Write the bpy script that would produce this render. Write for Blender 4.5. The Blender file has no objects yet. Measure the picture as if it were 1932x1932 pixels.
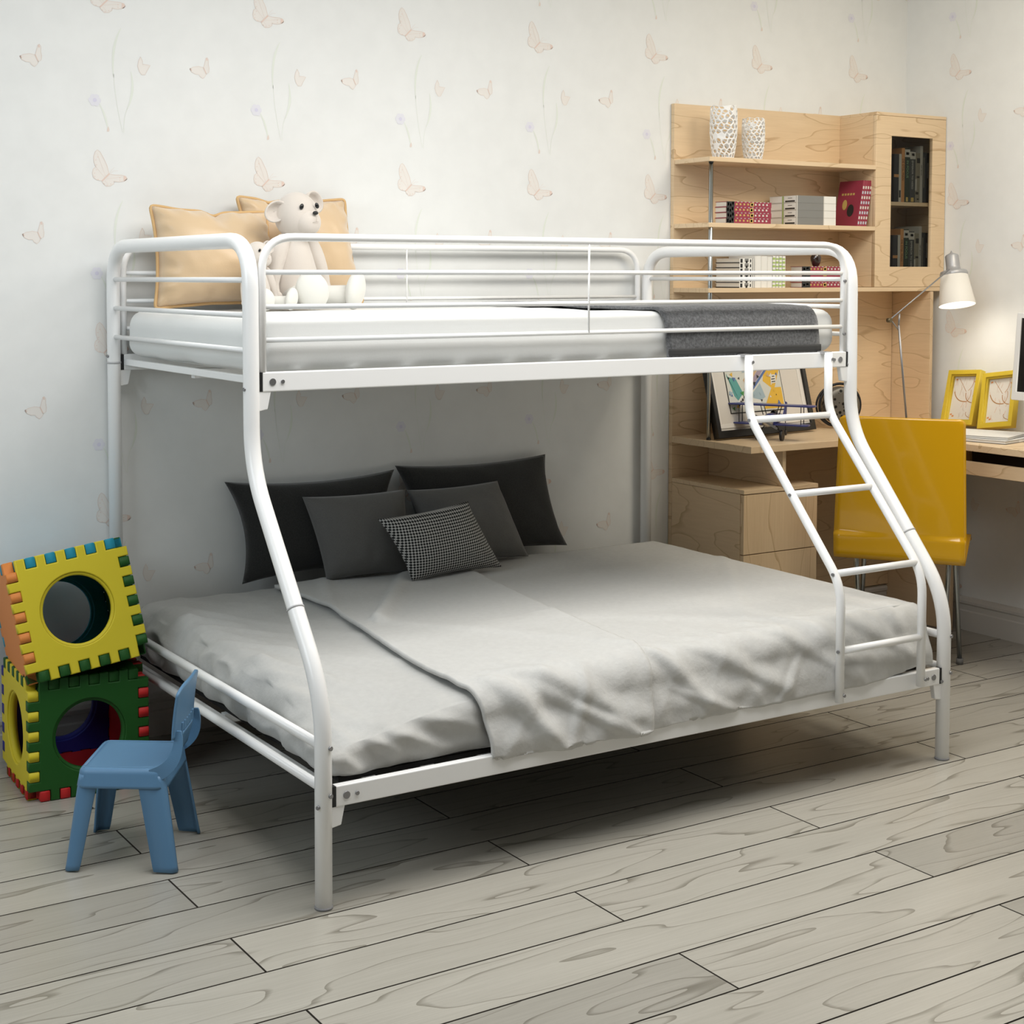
import bpy, bmesh, math, random
from mathutils import Vector, Matrix, noise, Euler
random.seed(7)
PI = math.pi
sc = bpy.context.scene
COL = sc.collection

# ------------------------------------------------------------------ camera, world, lights, exposure
cd = bpy.data.cameras.new('camera'); cam = bpy.data.objects.new('camera', cd); COL.objects.link(cam)
sc.camera = cam
cd.sensor_width = 36.0; cd.sensor_fit = 'HORIZONTAL'
cd.lens = 36.0 * 2844.87 / 1932.0
cd.shift_x = (966 - 835.57) / 1932.0
cd.shift_y = (669.755 - 966) / 1932.0
cam.location = (-1.4526, -4.2605, 1.3851)
cam.rotation_euler = (math.radians(90 - 2.9972), 0, math.radians(-31.1484))
cd.clip_start = 0.05

w = bpy.data.worlds.new('world'); sc.world = w; w.use_nodes = True
bg = w.node_tree.nodes['Background']
bg.inputs[0].default_value = (1.0, 0.93, 0.80, 1); bg.inputs[1].default_value = 0.045

def area(name, loc, target, sx, sy, power, color):
    l = bpy.data.lights.new(name, 'AREA'); l.shape = 'RECTANGLE'; l.size = sx; l.size_y = sy
    l.energy = power; l.color = color
    o = bpy.data.objects.new(name, l); COL.objects.link(o); o.location = loc
    o.rotation_euler = (Vector(target) - Vector(loc)).to_track_quat('-Z', 'Y').to_euler()
    return o
area('ceiling_light', (0.5, -1.75, 2.70), (0.5, -1.7, 0), 2.6, 1.3, 51, (1.0, 0.99, 0.975))
area('window_light', (-2.9, -1.6, 2.1), (0.6, -0.4, 1.3), 1.6, 1.1, 23, (0.84, 0.94, 1.0))
area('added_warm_light', (2.6, -1.6, 2.70), (2.7, -1.3, 0), 0.8, 0.8, 19, (1.0, 0.90, 0.74))  # warm area light added to brighten the right wall and hutch, no fixture
sc.view_settings.view_transform = 'Standard'; sc.view_settings.look = 'None'
sc.view_settings.gamma = 1.0; sc.view_settings.use_curve_mapping = False
sc.view_settings.exposure = 0.28

# ------------------------------------------------------------------ materials
MATS = {}
def mat(name, col=(.8, .8, .8), rough=.5, metal=0., spec=.5, coat=0., noise_amt=0., noise_scale=200., bump=0., bump_scale=200., emis=None, sheen=0., alpha=None):
    if name in MATS: return MATS[name]
    m = bpy.data.materials.new(name); m.use_nodes = True; MATS[name] = m
    nt = m.node_tree; b = nt.nodes['Principled BSDF']
    b.inputs['Base Color'].default_value = (*col, 1); b.inputs['Roughness'].default_value = rough
    b.inputs['Metallic'].default_value = metal; b.inputs['Specular IOR Level'].default_value = spec
    b.inputs['Coat Weight'].default_value = coat; b.inputs['Coat Roughness'].default_value = .05
    b.inputs['Sheen Weight'].default_value = sheen
    tc = nt.nodes.new('ShaderNodeTexCoord')
    if noise_amt:
        n = nt.nodes.new('ShaderNodeTexNoise'); n.inputs['Scale'].default_value = noise_scale; n.inputs['Detail'].default_value = 3
        nt.links.new(tc.outputs['Object'], n.inputs['Vector'])
        r = nt.nodes.new('ShaderNodeValToRGB')
        r.color_ramp.elements[0].position = .3; r.color_ramp.elements[1].position = .7
        r.color_ramp.elements[0].color = (*[max(0, c * (1 - noise_amt)) for c in col], 1)
        r.color_ramp.elements[1].color = (*[min(1, c * (1 + noise_amt)) for c in col], 1)
        nt.links.new(n.outputs['Fac'], r.inputs['Fac']); nt.links.new(r.outputs['Color'], b.inputs['Base Color'])
    if bump:
        n2 = nt.nodes.new('ShaderNodeTexNoise'); n2.inputs['Scale'].default_value = bump_scale; n2.inputs['Detail'].default_value = 4
        nt.links.new(tc.outputs['Object'], n2.inputs['Vector'])
        bp = nt.nodes.new('ShaderNodeBump'); bp.inputs['Strength'].default_value = bump; bp.inputs['Distance'].default_value = .01
        nt.links.new(n2.outputs['Fac'], bp.inputs['Height']); nt.links.new(bp.outputs['Normal'], b.inputs['Normal'])
    if emis:
        b.inputs['Emission Color'].default_value = (*emis[0], 1); b.inputs['Emission Strength'].default_value = emis[1]
    return m

def wood(name, c_light, c_dark, scale=(1.2, 1.2, 6), rough=.45, rings=9., line=.35, attr=False, vary=0., seed=0., coat=0.):
    """procedural timber: contour rings of a stretched noise + fine fibre"""
    m = bpy.data.materials.new(name); m.use_nodes = True; MATS[name] = m
    nt = m.node_tree; N = nt.nodes; L = nt.links; b = N['Principled BSDF']
    b.inputs['Roughness'].default_value = rough; b.inputs['Coat Weight'].default_value = coat
    tc = N.new('ShaderNodeTexCoord'); mp = N.new('ShaderNodeMapping'); mp.inputs['Scale'].default_value = scale
    mp.inputs['Location'].default_value = (seed, seed * .7, seed * 1.3)
    L.new(tc.outputs['Object'], mp.inputs['Vector'])
    vec = mp.outputs['Vector']
    if attr:
        at = N.new('ShaderNodeAttribute'); at.attribute_name = 'rnd'
        cm = N.new('ShaderNodeCombineXYZ')
        mu = N.new('ShaderNodeMath'); mu.operation = 'MULTIPLY'; mu.inputs[1].default_value = 57.0
        L.new(at.outputs['Fac'], mu.inputs[0])
        for i in range(3): L.new(mu.outputs[0], cm.inputs[i])
        ad = N.new('ShaderNodeVectorMath'); ad.operation = 'ADD'
        L.new(vec, ad.inputs[0]); L.new(cm.outputs[0], ad.inputs[1]); vec = ad.outputs[0]
    n1 = N.new('ShaderNodeTexNoise'); n1.inputs['Scale'].default_value = 1.0; n1.inputs['Detail'].default_value = 2.2; n1.inputs['Roughness'].default_value = .42
    L.new(vec, n1.inputs['Vector'])
    k = N.new('ShaderNodeMath'); k.operation = 'MULTIPLY'; k.inputs[1].default_value = rings; L.new(n1.outputs['Fac'], k.inputs[0])
    fr = N.new('ShaderNodeMath'); fr.operation = 'FRACT'; L.new(k.outputs[0], fr.inputs[0])
    rr = N.new('ShaderNodeValToRGB')
    e = rr.color_ramp.elements; e[0].position = 0; e[0].color = (0, 0, 0, 1); e[1].position = 1; e[1].color = (1, 1, 1, 1)
    a = e.new(.035 if attr else .05); a.color = (.35, .35, .35, 1); a = e.new(.10); a.color = (.85, .85, .85, 1)
    if attr: e[0].color = (-.9, -.9, -.9, 1); e[1].color = (-.6, -.6, -.6, 1) if False else (.2, .2, .2, 1)
    a = e.new(.90); a.color = (.95, .95, .95, 1)
    L.new(fr.outputs[0], rr.inputs['Fac'])
    ms = N.new('ShaderNodeVectorMath'); ms.operation = 'MULTIPLY'; ms.inputs[1].default_value = (3, 3, 3) if not attr else (2.5, 14, 2)
    if not attr:
        ms.inputs[1].default_value = tuple(9 if s > 3 else 2.0 for s in scale)
    L.new(vec, ms.inputs[0])
    n2 = N.new('ShaderNodeTexNoise'); n2.inputs['Scale'].default_value = 2.0; n2.inputs['Detail'].default_value = 6; n2.inputs['Roughness'].default_value = .7
    L.new(ms.outputs[0], n2.inputs['Vector'])
    mx = N.new('ShaderNodeMix'); mx.data_type = 'FLOAT'; mx.inputs['Factor'].default_value = .45
    L.new(rr.outputs['Color'], mx.inputs['A']); L.new(n2.outputs['Fac'], mx.inputs['B'])
    cr = N.new('ShaderNodeValToRGB'); cr.color_ramp.elements[0].position = .15; cr.color_ramp.elements[1].position = .8
    cr.color_ramp.elements[0].color = (*c_dark, 1); cr.color_ramp.elements[1].color = (*c_light, 1)
    L.new(mx.outputs['Result'], cr.inputs['Fac']); out = cr.outputs['Color']
    if vary:
        hs = N.new('ShaderNodeHueSaturation')
        mr = N.new('ShaderNodeMapRange'); mr.inputs['To Min'].default_value = 1 - vary; mr.inputs['To Max'].default_value = 1 + vary * .6
        L.new(at.outputs['Fac'], mr.inputs['Value']); L.new(mr.outputs[0], hs.inputs['Value']); L.new(out, hs.inputs['Color']); out = hs.outputs['Color']
    L.new(out, b.inputs['Base Color'])
    return m

WHITE = mat('white_powder_coat', (.93, .935, .935), .28, spec=.5, coat=.15)
CHROME = mat('chrome', (.42, .45, .46), .18, 1.0)
STEEL = mat('bolt_steel', (.30, .30, .31), .4, .8)
BLACKP = mat('black_plastic', (.012, .012, .013), .5)
WALLM = mat('wallpaper_base', (.80, .81, .80), .85, noise_amt=.018, noise_scale=14, spec=.2)
W_H = wood('maple_horizontal_grain', (.75, .57, .365), (.50, .335, .18), (1.6, 1.6, 7.5), .42, 9, coat=.08)
W_TOP = wood('maple_board', (.75, .575, .375), (.53, .365, .20), (1.4, 7.5, 7.5), .42, 8, seed=3.1, coat=.08)
W_V = wood('maple_vertical_grain', (.74, .555, .35), (.50, .335, .175), (7, 7, 1.4), .42, 8, seed=6, coat=.08)
W_Y = wood('maple_depth_grain', (.72, .54, .345), (.49, .33, .175), (7, 1.5, 6.5), .42, 9, seed=9, coat=.08)
PLANK = wood('grey_wash_plank', (.435, .415, .365), (.195, .18, .145), (1.0, 6.5, 1), .30, 9, line=.3, attr=True, vary=.16)

# ------------------------------------------------------------------ helpers
class MB:
    """collects shapes and links them as ONE mesh object"""
    def __init__(s): s.v = []; s.f = []; s.m = []; s.sm = []
    def add(s, vs, fs, mi=0, smooth=False):
        o = len(s.v); s.v += [tuple(v) for v in vs]
        for f in fs: s.f.append([i + o for i in f]); s.m.append(mi); s.sm.append(smooth)
        return s
    def box(s, a, b, mi=0, M=None):
        x0, y0, z0 = a; x1, y1, z1 = b
        vs = [Vector((x, y, z)) for z in (z0, z1) for y in (y0, y1) for x in (x0, x1)]
        if M: vs = [M @ v for v in vs]
        return s.add(vs, [(0, 2, 3, 1), (4, 5, 7, 6), (0, 1, 5, 4), (2, 6, 7, 3), (0, 4, 6, 2), (1, 3, 7, 5)], mi)
    def prism(s, pts, axis, a, b, mi=0, M=None):
        """extrude polygon pts (2D) along axis from a to b"""
        def P(p, t):
            v = {'x': (t, p[0], p[1]), 'y': (p[0], t, p[1]), 'z': (p[0], p[1], t)}[axis]
            v = Vector(v); return M @ v if M else v
        n = len(pts); vs = [P(p, a) for p in pts] + [P(p, b) for p in pts]
        fs = [tuple(range(n))[::-1], tuple(range(n, 2 * n))] + [(i, (i + 1) % n, n + (i + 1) % n, n + i) for i in range(n)]
        return s.add(vs, fs, mi)
    def tube(s, path, r, n=12, closed=False, mi=0, caps=True):
        path = [Vector(p) for p in path]; N = len(path); rings = []
        rs = r if isinstance(r, (list, tuple)) else [r] * N
        up = None
        for i, p in enumerate(path):
            if closed: t = path[(i + 1) % N] - path[i - 1]
            else: t = path[min(i + 1, N - 1)] - path[max(i - 1, 0)]
            t.normalize()
            if up is None:
                up = Vector((0, 0, 1)) if abs(t.z) < .9 else Vector((1, 0, 0))
            up = (up - t * up.dot(t)).normalized(); sd = t.cross(up)
            rings.append([p + (up * math.cos(2 * PI * k / n) + sd * math.sin(2 * PI * k / n)) * rs[i] for k in range(n)])
        vs = [v for q in rings for v in q]; fs = []
        M = N if closed else N - 1
        for i in range(M):
            j = (i + 1) % N
            for k in range(n):
                l = (k + 1) % n; fs.append((i * n + k, j * n + k, j * n + l, i * n + l))
        s.add(vs, fs, mi, True)
        if not closed and caps:
            o = len(s.v) - len(vs)
            s.f.append([o + k for k in range(n)]); s.m.append(mi); s.sm.append(False)
            s.f.append([o + (N - 1) * n + k for k in range(n)][::-1]); s.m.append(mi); s.sm.append(False)
        return s
    def cyl(s, a, b, r, n=16, mi=0): return s.tube([a, b], r, n, mi=mi)
    def lathe(s, prof, c=(0, 0, 0), n=32, mi=0, M=None, close=True):
        vs = []; fs = []
        for (r, z) in prof:
            for k in range(n):
                v = Vector((r * math.cos(2 * PI * k / n), r * math.sin(2 * PI * k / n), z))
                if M: v = M @ v
                vs.append(v + Vector(c))
        for i in range(len(prof) - 1):
            for k in range(n):
                l = (k + 1) % n; fs.append((i * n + k, i * n + l, (i + 1) * n + l, (i + 1) * n + k))
        s.add(vs, fs, mi, True)
        if close:
            o = len(s.v) - len(vs)
            s.f.append([o + k for k in range(n)][::-1]); s.m.append(mi); s.sm.append(False)
            s.f.append([o + (len(prof) - 1) * n + k for k in range(n)]); s.m.append(mi); s.sm.append(False)
        return s
    def ell(s, c, r, M=None, n=24, mi=0, m2=16):
        """ellipsoid"""
        c = Vector(c); vs = []; fs = []
        for i in range(m2 + 1):
            th = PI * i / m2
            for k in range(n):
                ph = 2 * PI * k / n
                v = Vector((r[0] * math.sin(th) * math.cos(ph), r[1] * math.sin(th) * math.sin(ph), r[2] * math.cos(th)))
                if M: v = M @ v
                vs.append(c + v)
        for i in range(m2):
            for k in range(n):
                l = (k + 1) % n; fs.append((i * n + k, (i + 1) * n + k, (i + 1) * n + l, i * n + l))
        return s.add(vs, fs, mi, True)
    def grid(s, fn, nu, nv, mi=0, smooth=True, flip=False):
        vs = [fn(i / nu, j / nv) for j in range(nv + 1) for i in range(nu + 1)]; fs = []
        for j in range(nv):
            for i in range(nu):
                a = j * (nu + 1) + i; q = (a, a + 1, a + nu + 2, a + nu + 1)
                fs.append(q[::-1] if flip else q)
        return s.add(vs, fs, mi, smooth)
    def build(s, name, mats, parent=None, bevel=0, seg=2, sub=0, solid=0, merge=False, origin=None, fixn=False):
        me = bpy.data.meshes.new(name)
        org = Vector(origin) if origin is not None else Vector((0, 0, 0))
        me.from_pydata([tuple(Vector(v) - org) for v in s.v], [], s.f)
        for m in (mats if isinstance(mats, (list, tuple)) else [mats]): me.materials.append(m)
        me.polygons.foreach_set('material_index', s.m); me.polygons.foreach_set('use_smooth', s.sm)
        if merge or fixn:
            b = bmesh.new(); b.from_mesh(me)
            if merge: bmesh.ops.remove_doubles(b, verts=b.verts, dist=1e-5)
            bmesh.ops.recalc_face_normals(b, faces=b.faces)
            b.to_mesh(me); b.free()
        o = bpy.data.objects.new(name, me); COL.objects.link(o); o.location = org
        if parent is not None:
            o.parent = parent; o.matrix_parent_inverse = Matrix.Identity(4)
            if parent.get('wloc') is not None: o.location = org - Vector(parent['wloc'])
            o['wloc'] = list(org)
        if solid:
            md = o.modifiers.new('solid', 'SOLIDIFY'); md.thickness = solid; md.offset = 0
        if bevel:
            md = o.modifiers.new('bevel', 'BEVEL'); md.width = bevel; md.segments = seg; md.limit_method = 'ANGLE'; md.angle_limit = math.radians(40)
        if sub:
            md = o.modifiers.new('sub', 'SUBSURF'); md.levels = sub; md.render_levels = sub
        return o

def tag(o, label=None, cat=None, group=None, kind=None):
    if label: o['label'] = label
    if cat: o['category'] = cat
    if group: o['group'] = group
    if kind: o['kind'] = kind
    return o
def thing(name, loc, label, cat, group=None, rot=None):
    """an Empty at the thing's base; parts given in world coordinates are placed relative to it"""
    o = bpy.data.objects.new(name, None); COL.objects.link(o); o.empty_display_size = .05
    o.location = loc; o['wloc'] = list(loc)
    if rot: o.rotation_euler = rot
    return tag(o, label, cat, group)
def local_thing(name, loc, label, cat, group=None, rot=None):
    """an Empty whose parts are given in its own local coordinates"""
    o = thing(name, loc, label, cat, group, rot); o['wloc'] = [0, 0, 0]; return o
def dup(root, loc, rot=None, label=None, group=None):
    def cp(o, par):
        c = o.copy(); COL.objects.link(c)
        if par is not None: c.parent = par
        for ch in list(o.children): cp(ch, c)
        return c
    r = cp(root, None); r.location = loc
    if rot is not None: r.rotation_euler = rot
    if label: r['label'] = label
    if group: r['group'] = group
    return r
def arc(c, r, a0, a1, n, f):
    """points on an arc; f maps (u, v) 2D to 3D"""
    return [f(c[0] + r * math.cos(a0 + (a1 - a0) * i / n), c[1] + r * math.sin(a0 + (a1 - a0) * i / n)) for i in range(n + 1)]
def smooth_path(pts, it=2):
    """round the inner corners of a polyline (Chaikin), ends kept"""
    pts = [Vector(p) for p in pts]
    for _ in range(it):
        q = [pts[0]]
        for a, b in zip(pts[:-1], pts[1:]): q += [a * .75 + b * .25, a * .25 + b * .75]
        q.append(pts[-1]); pts = q
    return pts
def fillet(pts, r, n=6):
    """polyline with rounded corners of radius-like length r"""
    pts = [Vector(p) for p in pts]; out = [pts[0]]
    rs = r if isinstance(r, (list, tuple)) else [r] * (len(pts) - 2)
    for i in range(1, len(pts) - 1):
        p = pts[i]; a = (pts[i - 1] - p).normalized(); b = (pts[i + 1] - p).normalized(); rr = rs[i - 1]
        A = p + a * rr; B = p + b * rr
        for k in range(n + 1):
            t = k / n; out.append(A * (1 - t) ** 2 + p * 2 * t * (1 - t) + B * t * t)
    out.append(pts[-1]); return out

# ================================================================== SETTING
YW = 0.035; XR = 3.335; ZC = 2.75
BF_FILL = mat('butterfly_wing_print', (.80, .765, .725), .85, spec=.2)
BF_LINE = mat('butterfly_line_print', (.76, .66, .60), .85, spec=.2)
BF_BODY = mat('butterfly_body_print', (.77, .62, .55), .85, spec=.2)
ST_GRN = mat('stem_print', (.75, .785, .72), .85, spec=.2)
FL_LIL = mat('flower_print', (.75, .745, .80), .85, spec=.2)
FL_MID = mat('flower_heart_print', (.68, .66, .78), .85, spec=.2)
kx, kz = .000262, .000238
def rel(pts, c, sx, sz): return [((x - c[0]) * sx, -(z - c[1]) * sz) for x, z in pts]
BIG1 = rel([(1085,320),(1062,220),(1022,130),(985,60),(955,35),(930,60),(912,120),(915,190),(935,240),(905,270),(895,320),(905,370),(940,400),(1000,410)], (1050,370), kx, kz)
BIG2 = rel([(1000,410),(1015,440),(1050,475),(1100,470),(1140,440),(1140,415),(1200,418),(1260,405),(1295,375),(1280,345),(1230,333),(1150,333),(1085,325)], (1050,370), kx, kz)
MED1 = rel([(260,1055),(200,1045),(130,1060),(95,1085),(110,1120),(160,1145),(205,1145),(215,1170),(250,1195),(275,1170),(295,1130)], (275,1090), kx, kz)
MED2 = rel([(260,1055),(275,1000),(290,935),(305,925),(322,950),(320,1010),(330,1060),(325,1110),(295,1135)], (275,1090), kx, kz)
SML = rel([(855,1490),(885,1560),(885,1612),(960,1618),(1000,1620),(950,1720),(920,1790),(870,1795),(835,1740),(810,1650),(825,1560)], (900,1680), .000205, .00017)
def bezier2(p0, p1, p2, n=12):
    return [((1-t)**2*p0[0]+2*t*(1-t)*p1[0]+t*t*p2[0], (1-t)**2*p0[1]+2*t*(1-t)*p1[1]+t*t*p2[1]) for t in [i/n for i in range(n+1)]]
def tile(mb, P, cx, cz):
    """one repeat of the printed wallpaper motif; P(x, z, lift) maps to 3D"""
    def poly(pts, mi, l, ox=0, oz=0):
        vs = [P(cx + ox + x, cz + oz + z, l) for x, z in pts]
        c = P(cx + ox + sum(p[0] for p in pts) / len(pts), cz + oz + sum(p[1] for p in pts) / len(pts), l)
        n = len(vs); mb.add(vs + [c], [(i, (i + 1) % n, n) for i in range(n)], mi)
    def stroke(pts, wd, mi, l, ox=0, oz=0, closed=False):
        if closed: pts = pts + [pts[0]]
        ws = wd if isinstance(wd, list) else [wd] * len(pts)
        vs = []
        for i, p in enumerate(pts):
            a = pts[max(i - 1, 0)]; b = pts[min(i + 1, len(pts) - 1)]
            dx, dz = b[0] - a[0], b[1] - a[1]; d = math.hypot(dx, dz) or 1
            nx, nz = -dz / d * ws[i] / 2, dx / d * ws[i] / 2
            vs += [P(cx + ox + p[0] + nx, cz + oz + p[1] + nz, l), P(cx + ox + p[0] - nx, cz + oz + p[1] - nz, l)]
        mb.add(vs, [(2 * i, 2 * i + 1, 2 * i + 3, 2 * i + 2) for i in range(len(pts) - 1)], mi)
    def dot(x, z, r, mi, l): poly([(x + r * math.cos(a * PI / 4), z + r * math.sin(a * PI / 4)) for a in range(8)], mi, l)
    L1, L2, L3 = .0004, .0007, .001
    for W_ in (BIG1, BIG2): poly(W_, 1, L1); stroke(W_, .0016, 2, L2, closed=True)
    stroke([(-.012, -.010), (.010, .012)], [.004, .0045], 3, L3)
    for a, b in (((.0, .0), (-.026, .07)), ((-.004, .0), (-.034, .035)), ((0, -.004), (.05, .004)), ((-.004, -.008), (.008, -.022))): stroke([a, b], .0007, 2, L2)
    for x, z in ((-.024, .059), (-.030, .050), (-.028, .036), (-.028, .022), (-.034, .012), (-.034, .002), (-.024, -.006), (.042, .001), (.042, -.006), (-.006, -.018), (.003, -.022), (.014, -.018)): dot(x, z, .0014, 3, L2)
    poly([(.053, .007), (.060, .005), (.064, -.001), (.060, -.007), (.053, -.008)], 3, L2)
    stroke([(.010, .012), (.018, .024), (.026, .031)], .0006, 2, L1); stroke([(.011, .012), (.024, .020), (.037, .021)], .0006, 2, L1)
    ox, oz = .3105, -.170
    for W_ in (MED1, MED2): poly(W_, 1, L1, ox, oz); stroke(W_, .0013, 2, L2, ox, oz, True)
    stroke([(-.004, .008), (.004, -.009)], .0028, 3, L3, ox, oz); stroke([(-.047, .003), (-.043, -.004)], .005, 3, L2, ox, oz)
    stroke([(.006, .037), (.008, .030)], .004, 3, L2, ox, oz)
    ox, oz = .118, -.177
    poly(SML, 1, L1, ox, oz); stroke(SML, .0013, 2, L2, ox, oz, True)
    ox, oz = -.031, -.279
    for a in range(6):
        t = a * PI / 3; px, pz = .0105 * math.cos(t), .0105 * math.sin(t)
        poly([(px + .0085 * math.cos(q * PI / 5), pz + .0085 * math.sin(q * PI / 5)) for q in range(10)], 5, L1 + a * .00006, ox, oz)
    poly([(.006 * math.cos(q * PI / 5), .006 * math.sin(q * PI / 5)) for q in range(10)], 6, L3, ox, oz)
    n = 12
    wd = [.0016 + .006 * math.sin(PI * i / n) for i in range(n + 1)]
    stroke(bezier2((-.018, -.288), (.002, -.32), (.008, -.366), n), [w_ * .8 for w_ in wd], 4, L1)
    poly([(.005, -.360), (.009, -.352), (.012, -.362), (.011, -.368), (.004, -.368)], 2, L2)
    stroke(bezier2((.050, -.066), (.018, -.12), (.026, -.21), n), wd, 4, L1)
    stroke(bezier2((.026, -.20), (.030, -.28), (.052, -.368), n), .0012, 4, L1)
    stroke(bezier2((.079, -.19), (.092, -.25), (.066, -.300), n), wd, 4, L1)
    stroke(bezier2((.066, -.298), (.054, -.33), (.056, -.37), n), .0012, 4, L1)
WMATS = [WALLM, BF_FILL, BF_LINE, BF_BODY, ST_GRN, FL_LIL, FL_MID]
b = MB(); b.box((-3.2, YW, 0), (XR + .12, YW + .12, ZC))
for i in range(-3, 7):
    for j in range(-3, 3):
        cx, cz = -.006 + i * .5095, 1.672 + j * .502
        if cx + .36 > XR or cx - .05 < -3.2: 
            if cx + .08 > XR: continue
        tile(b, lambda x, z, l: (min(x, XR - .001), YW - l, z), cx, cz)
tag(b.build('wall_back', WMATS), kind='structure')
b = MB(); b.box((XR, -5.0, 0), (XR + .12, YW, ZC))
for i in range(0, 6):
    for j in range(-3, 3):
        cy, cz = -.225 - i * .5095 + .51, 1.672 + j * .502
        if i == 0: continue
        tile(b, lambda x, z, l: (XR - l, min(-x, YW - .001), z), -cy, cz)
tag(b.build('wall_right', WMATS), kind='structure')
b = MB(); b.box((-3.2, -5.0, ZC), (XR + .12, YW + .12, ZC + .1))
tag(b.build('ceiling', mat('ceiling_paint', (.82, .82, .80), .9)), kind='structure')

# floor: planks .18 wide, 1.518 long, joints in running bond
b = MB(); rnd = []
b.box((-3.2, -5.0, -.06), (XR + .12, YW + .12, -.004), 1); rnd += [0] * 6
PITCH, PL, G = .18, 1.518, .0014
for k in range(-30, 8):
    y0 = -1.026 + k * PITCH; y1 = y0 + PITCH
    if y0 > YW + .1 or y1 < -4.95: continue
    off = -.235 if k % 2 == 1 else .523
    for j in range(-3, 4):
        x0 = off + j * PL; x1 = x0 + PL
        x0c, x1c = max(x0, -3.2), min(x1, XR + .1)
        if x1c - x0c < .02: continue
        a = (x0c + G / 2, y0 + G / 2); c = (x1c - G / 2, min(y1, YW + .1) - G / 2)
        e = .0016
        vs = [(a[0], a[1], -.003), (c[0], a[1], -.003), (c[0], c[1], -.003), (a[0], c[1], -.003),
              (a[0] + e, a[1] + e, 0), (c[0] - e, a[1] + e, 0), (c[0] - e, c[1] - e, 0), (a[0] + e, c[1] - e, 0)]
        b.add(vs, [(4, 5, 6, 7)]); b.add(vs, [(0, 1, 5, 4), (1, 2, 6, 5), (2, 3, 7, 6), (3, 0, 4, 7)], 1)
        rnd += [random.random()] * 5
fl = b.build('floor', [PLANK, mat('floor_groove', (.035, .028, .02), .9)])
at = fl.data.attributes.new('rnd', 'FLOAT', 'FACE'); at.data.foreach_set('value', rnd)
tag(fl, kind='structure')
BASE = mat('painted_skirting', (.62, .60, .56), .5)
def skirting(name, f, a, c):
    prof = [(0, 0), (.016, 0), (.016, .075), (.012, .08), (.012, .10), (.017, .106), (.017, .116), (.009, .128), (0, .131)]
    m = MB(); vs = [f(t, p[0], p[1]) for t in (a, c) for p in prof]; n = len(prof)
    m.add(vs, [(i, (i + 1) % n, n + (i + 1) % n, n + i) for i in range(n)] + [tuple(range(n)), tuple(range(n, 2 * n))[::-1]])
    return tag(m.build(name, BASE, fixn=True), kind='structure')
skirting('baseboard_back', lambda t, d, z: (t, YW - d, z), -3.2, XR)
skirting('baseboard_right', lambda t, d, z: (XR - d, t, z), -5.0, YW - .018)

# ================================================================== BUNK BED
L = 1.98; W = 1.352; W2 = .978
bed = thing('bunk_bed', (L / 2, -.6, 0), 'white metal twin over full bunk bed against the butterfly wallpaper wall', 'bunk bed')
R1 = .0195
def end_path(x):
    front = [(x, -W, .004), (x, -W, .47), (x, -W2 - .004, .93), (x, -W2, 1.47), (x, 0, 1.47), (x, 0, .004)]
    return fillet(front, [.11, .10, .115, .115], 9)
for x in (0, L):
    e = MB(); e.tube(end_path(x), R1, 20)
    eo = e.build('end_frame', WHITE, bed)
    # sleeve joints: slightly wider grey collars where upper and lower halves meet
    c = MB(); c.tube([(x, 0, 1.136), (x, 0, 1.13)], R1 + .0012, 20); c.build('sleeve_ring', mat('joint_ring_grey', (.52, .52, .53), .5), eo)
    c = MB()
    t0 = Vector((x, -W, .47)); t1 = Vector((x, -W2 - .004, .93)); m0 = t0.lerp(t1, .36); m1 = t0.lerp(t1, .368)
    c.tube([m0, m1], R1 + .0012, 20)
    c.build('sleeve_ring', mat('joint_ring_grey', (.52, .52, .53), .5), eo)
    for z in (1.3755, 1.292, 1.208):
        b = MB(); b.cyl((x, -W2, z), (x, 0, z), .0068, 12); b.build('end_bar', WHITE, bed)
    for z in (.359, .267):
        b = MB(); b.cyl((x, -W, z), (x, 0, z), .0115, 14); b.build('lower_end_bar', WHITE, bed)
    f = MB(); f.cyl((x, -W, 0), (x, -W, .006), R1 + .001, 20); f.build('foot_cap', mat('grey_foot_cap', (.25, .25, .26), .6), eo)
    f = MB(); f.cyl((x, 0, 0), (x, 0, .006), R1 + .001, 20); f.build('foot_cap', MATS['grey_foot_cap'], eo)
# side rails
def rail(y, z, out, name):
    m = MB(); h = .0235
    m.box((.026, y - .010, z - h), (L - .026, y + .010, z + h))
    o = m.build(name, WHITE, bed, bevel=.003, seg=3)
    for x, s in ((.0, 1), (L, -1)):
        c = MB(); xa, xb = sorted((x + s * .016, x + s * .027)); c.box((xa, y - .009, z - h + .001), (xb, y + .009, z + h - .001))
        c.build('rail_end_cap', BLACKP, o)
        k = MB(); k.prism([(x + s * .016, z - h - .046), (x + s * .040, z - h - .042), (x + s * .050, z - h + .004), (x + s * .016, z - h + .004)], 'y', y - .008, y + .008)
        k.build('rail_bracket', WHITE, o, bevel=.002, fixn=True)
        yo = y + out * .0105
        d = MB(); d.cyl((x + s * .052, yo - out * .003, z), (x + s * .052, yo + out * .0015, z), .0085, 18); d.build('hole_plug', STEEL, o)
        d = MB(); d.cyl((x + s * .078, yo - out * .003, z), (x + s * .078, yo + out * .003, z), .0048, 10); d.build('bolt', STEEL, o)
    return o
rail(-W, .2465, -1, 'lower_side_rail'); rail(0.0, .2465, 1, 'lower_side_rail')
rail(-W2, 1.1335, -1, 'upper_side_rail'); rail(0.0, 1.1335, 1, 'upper_side_rail')
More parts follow.
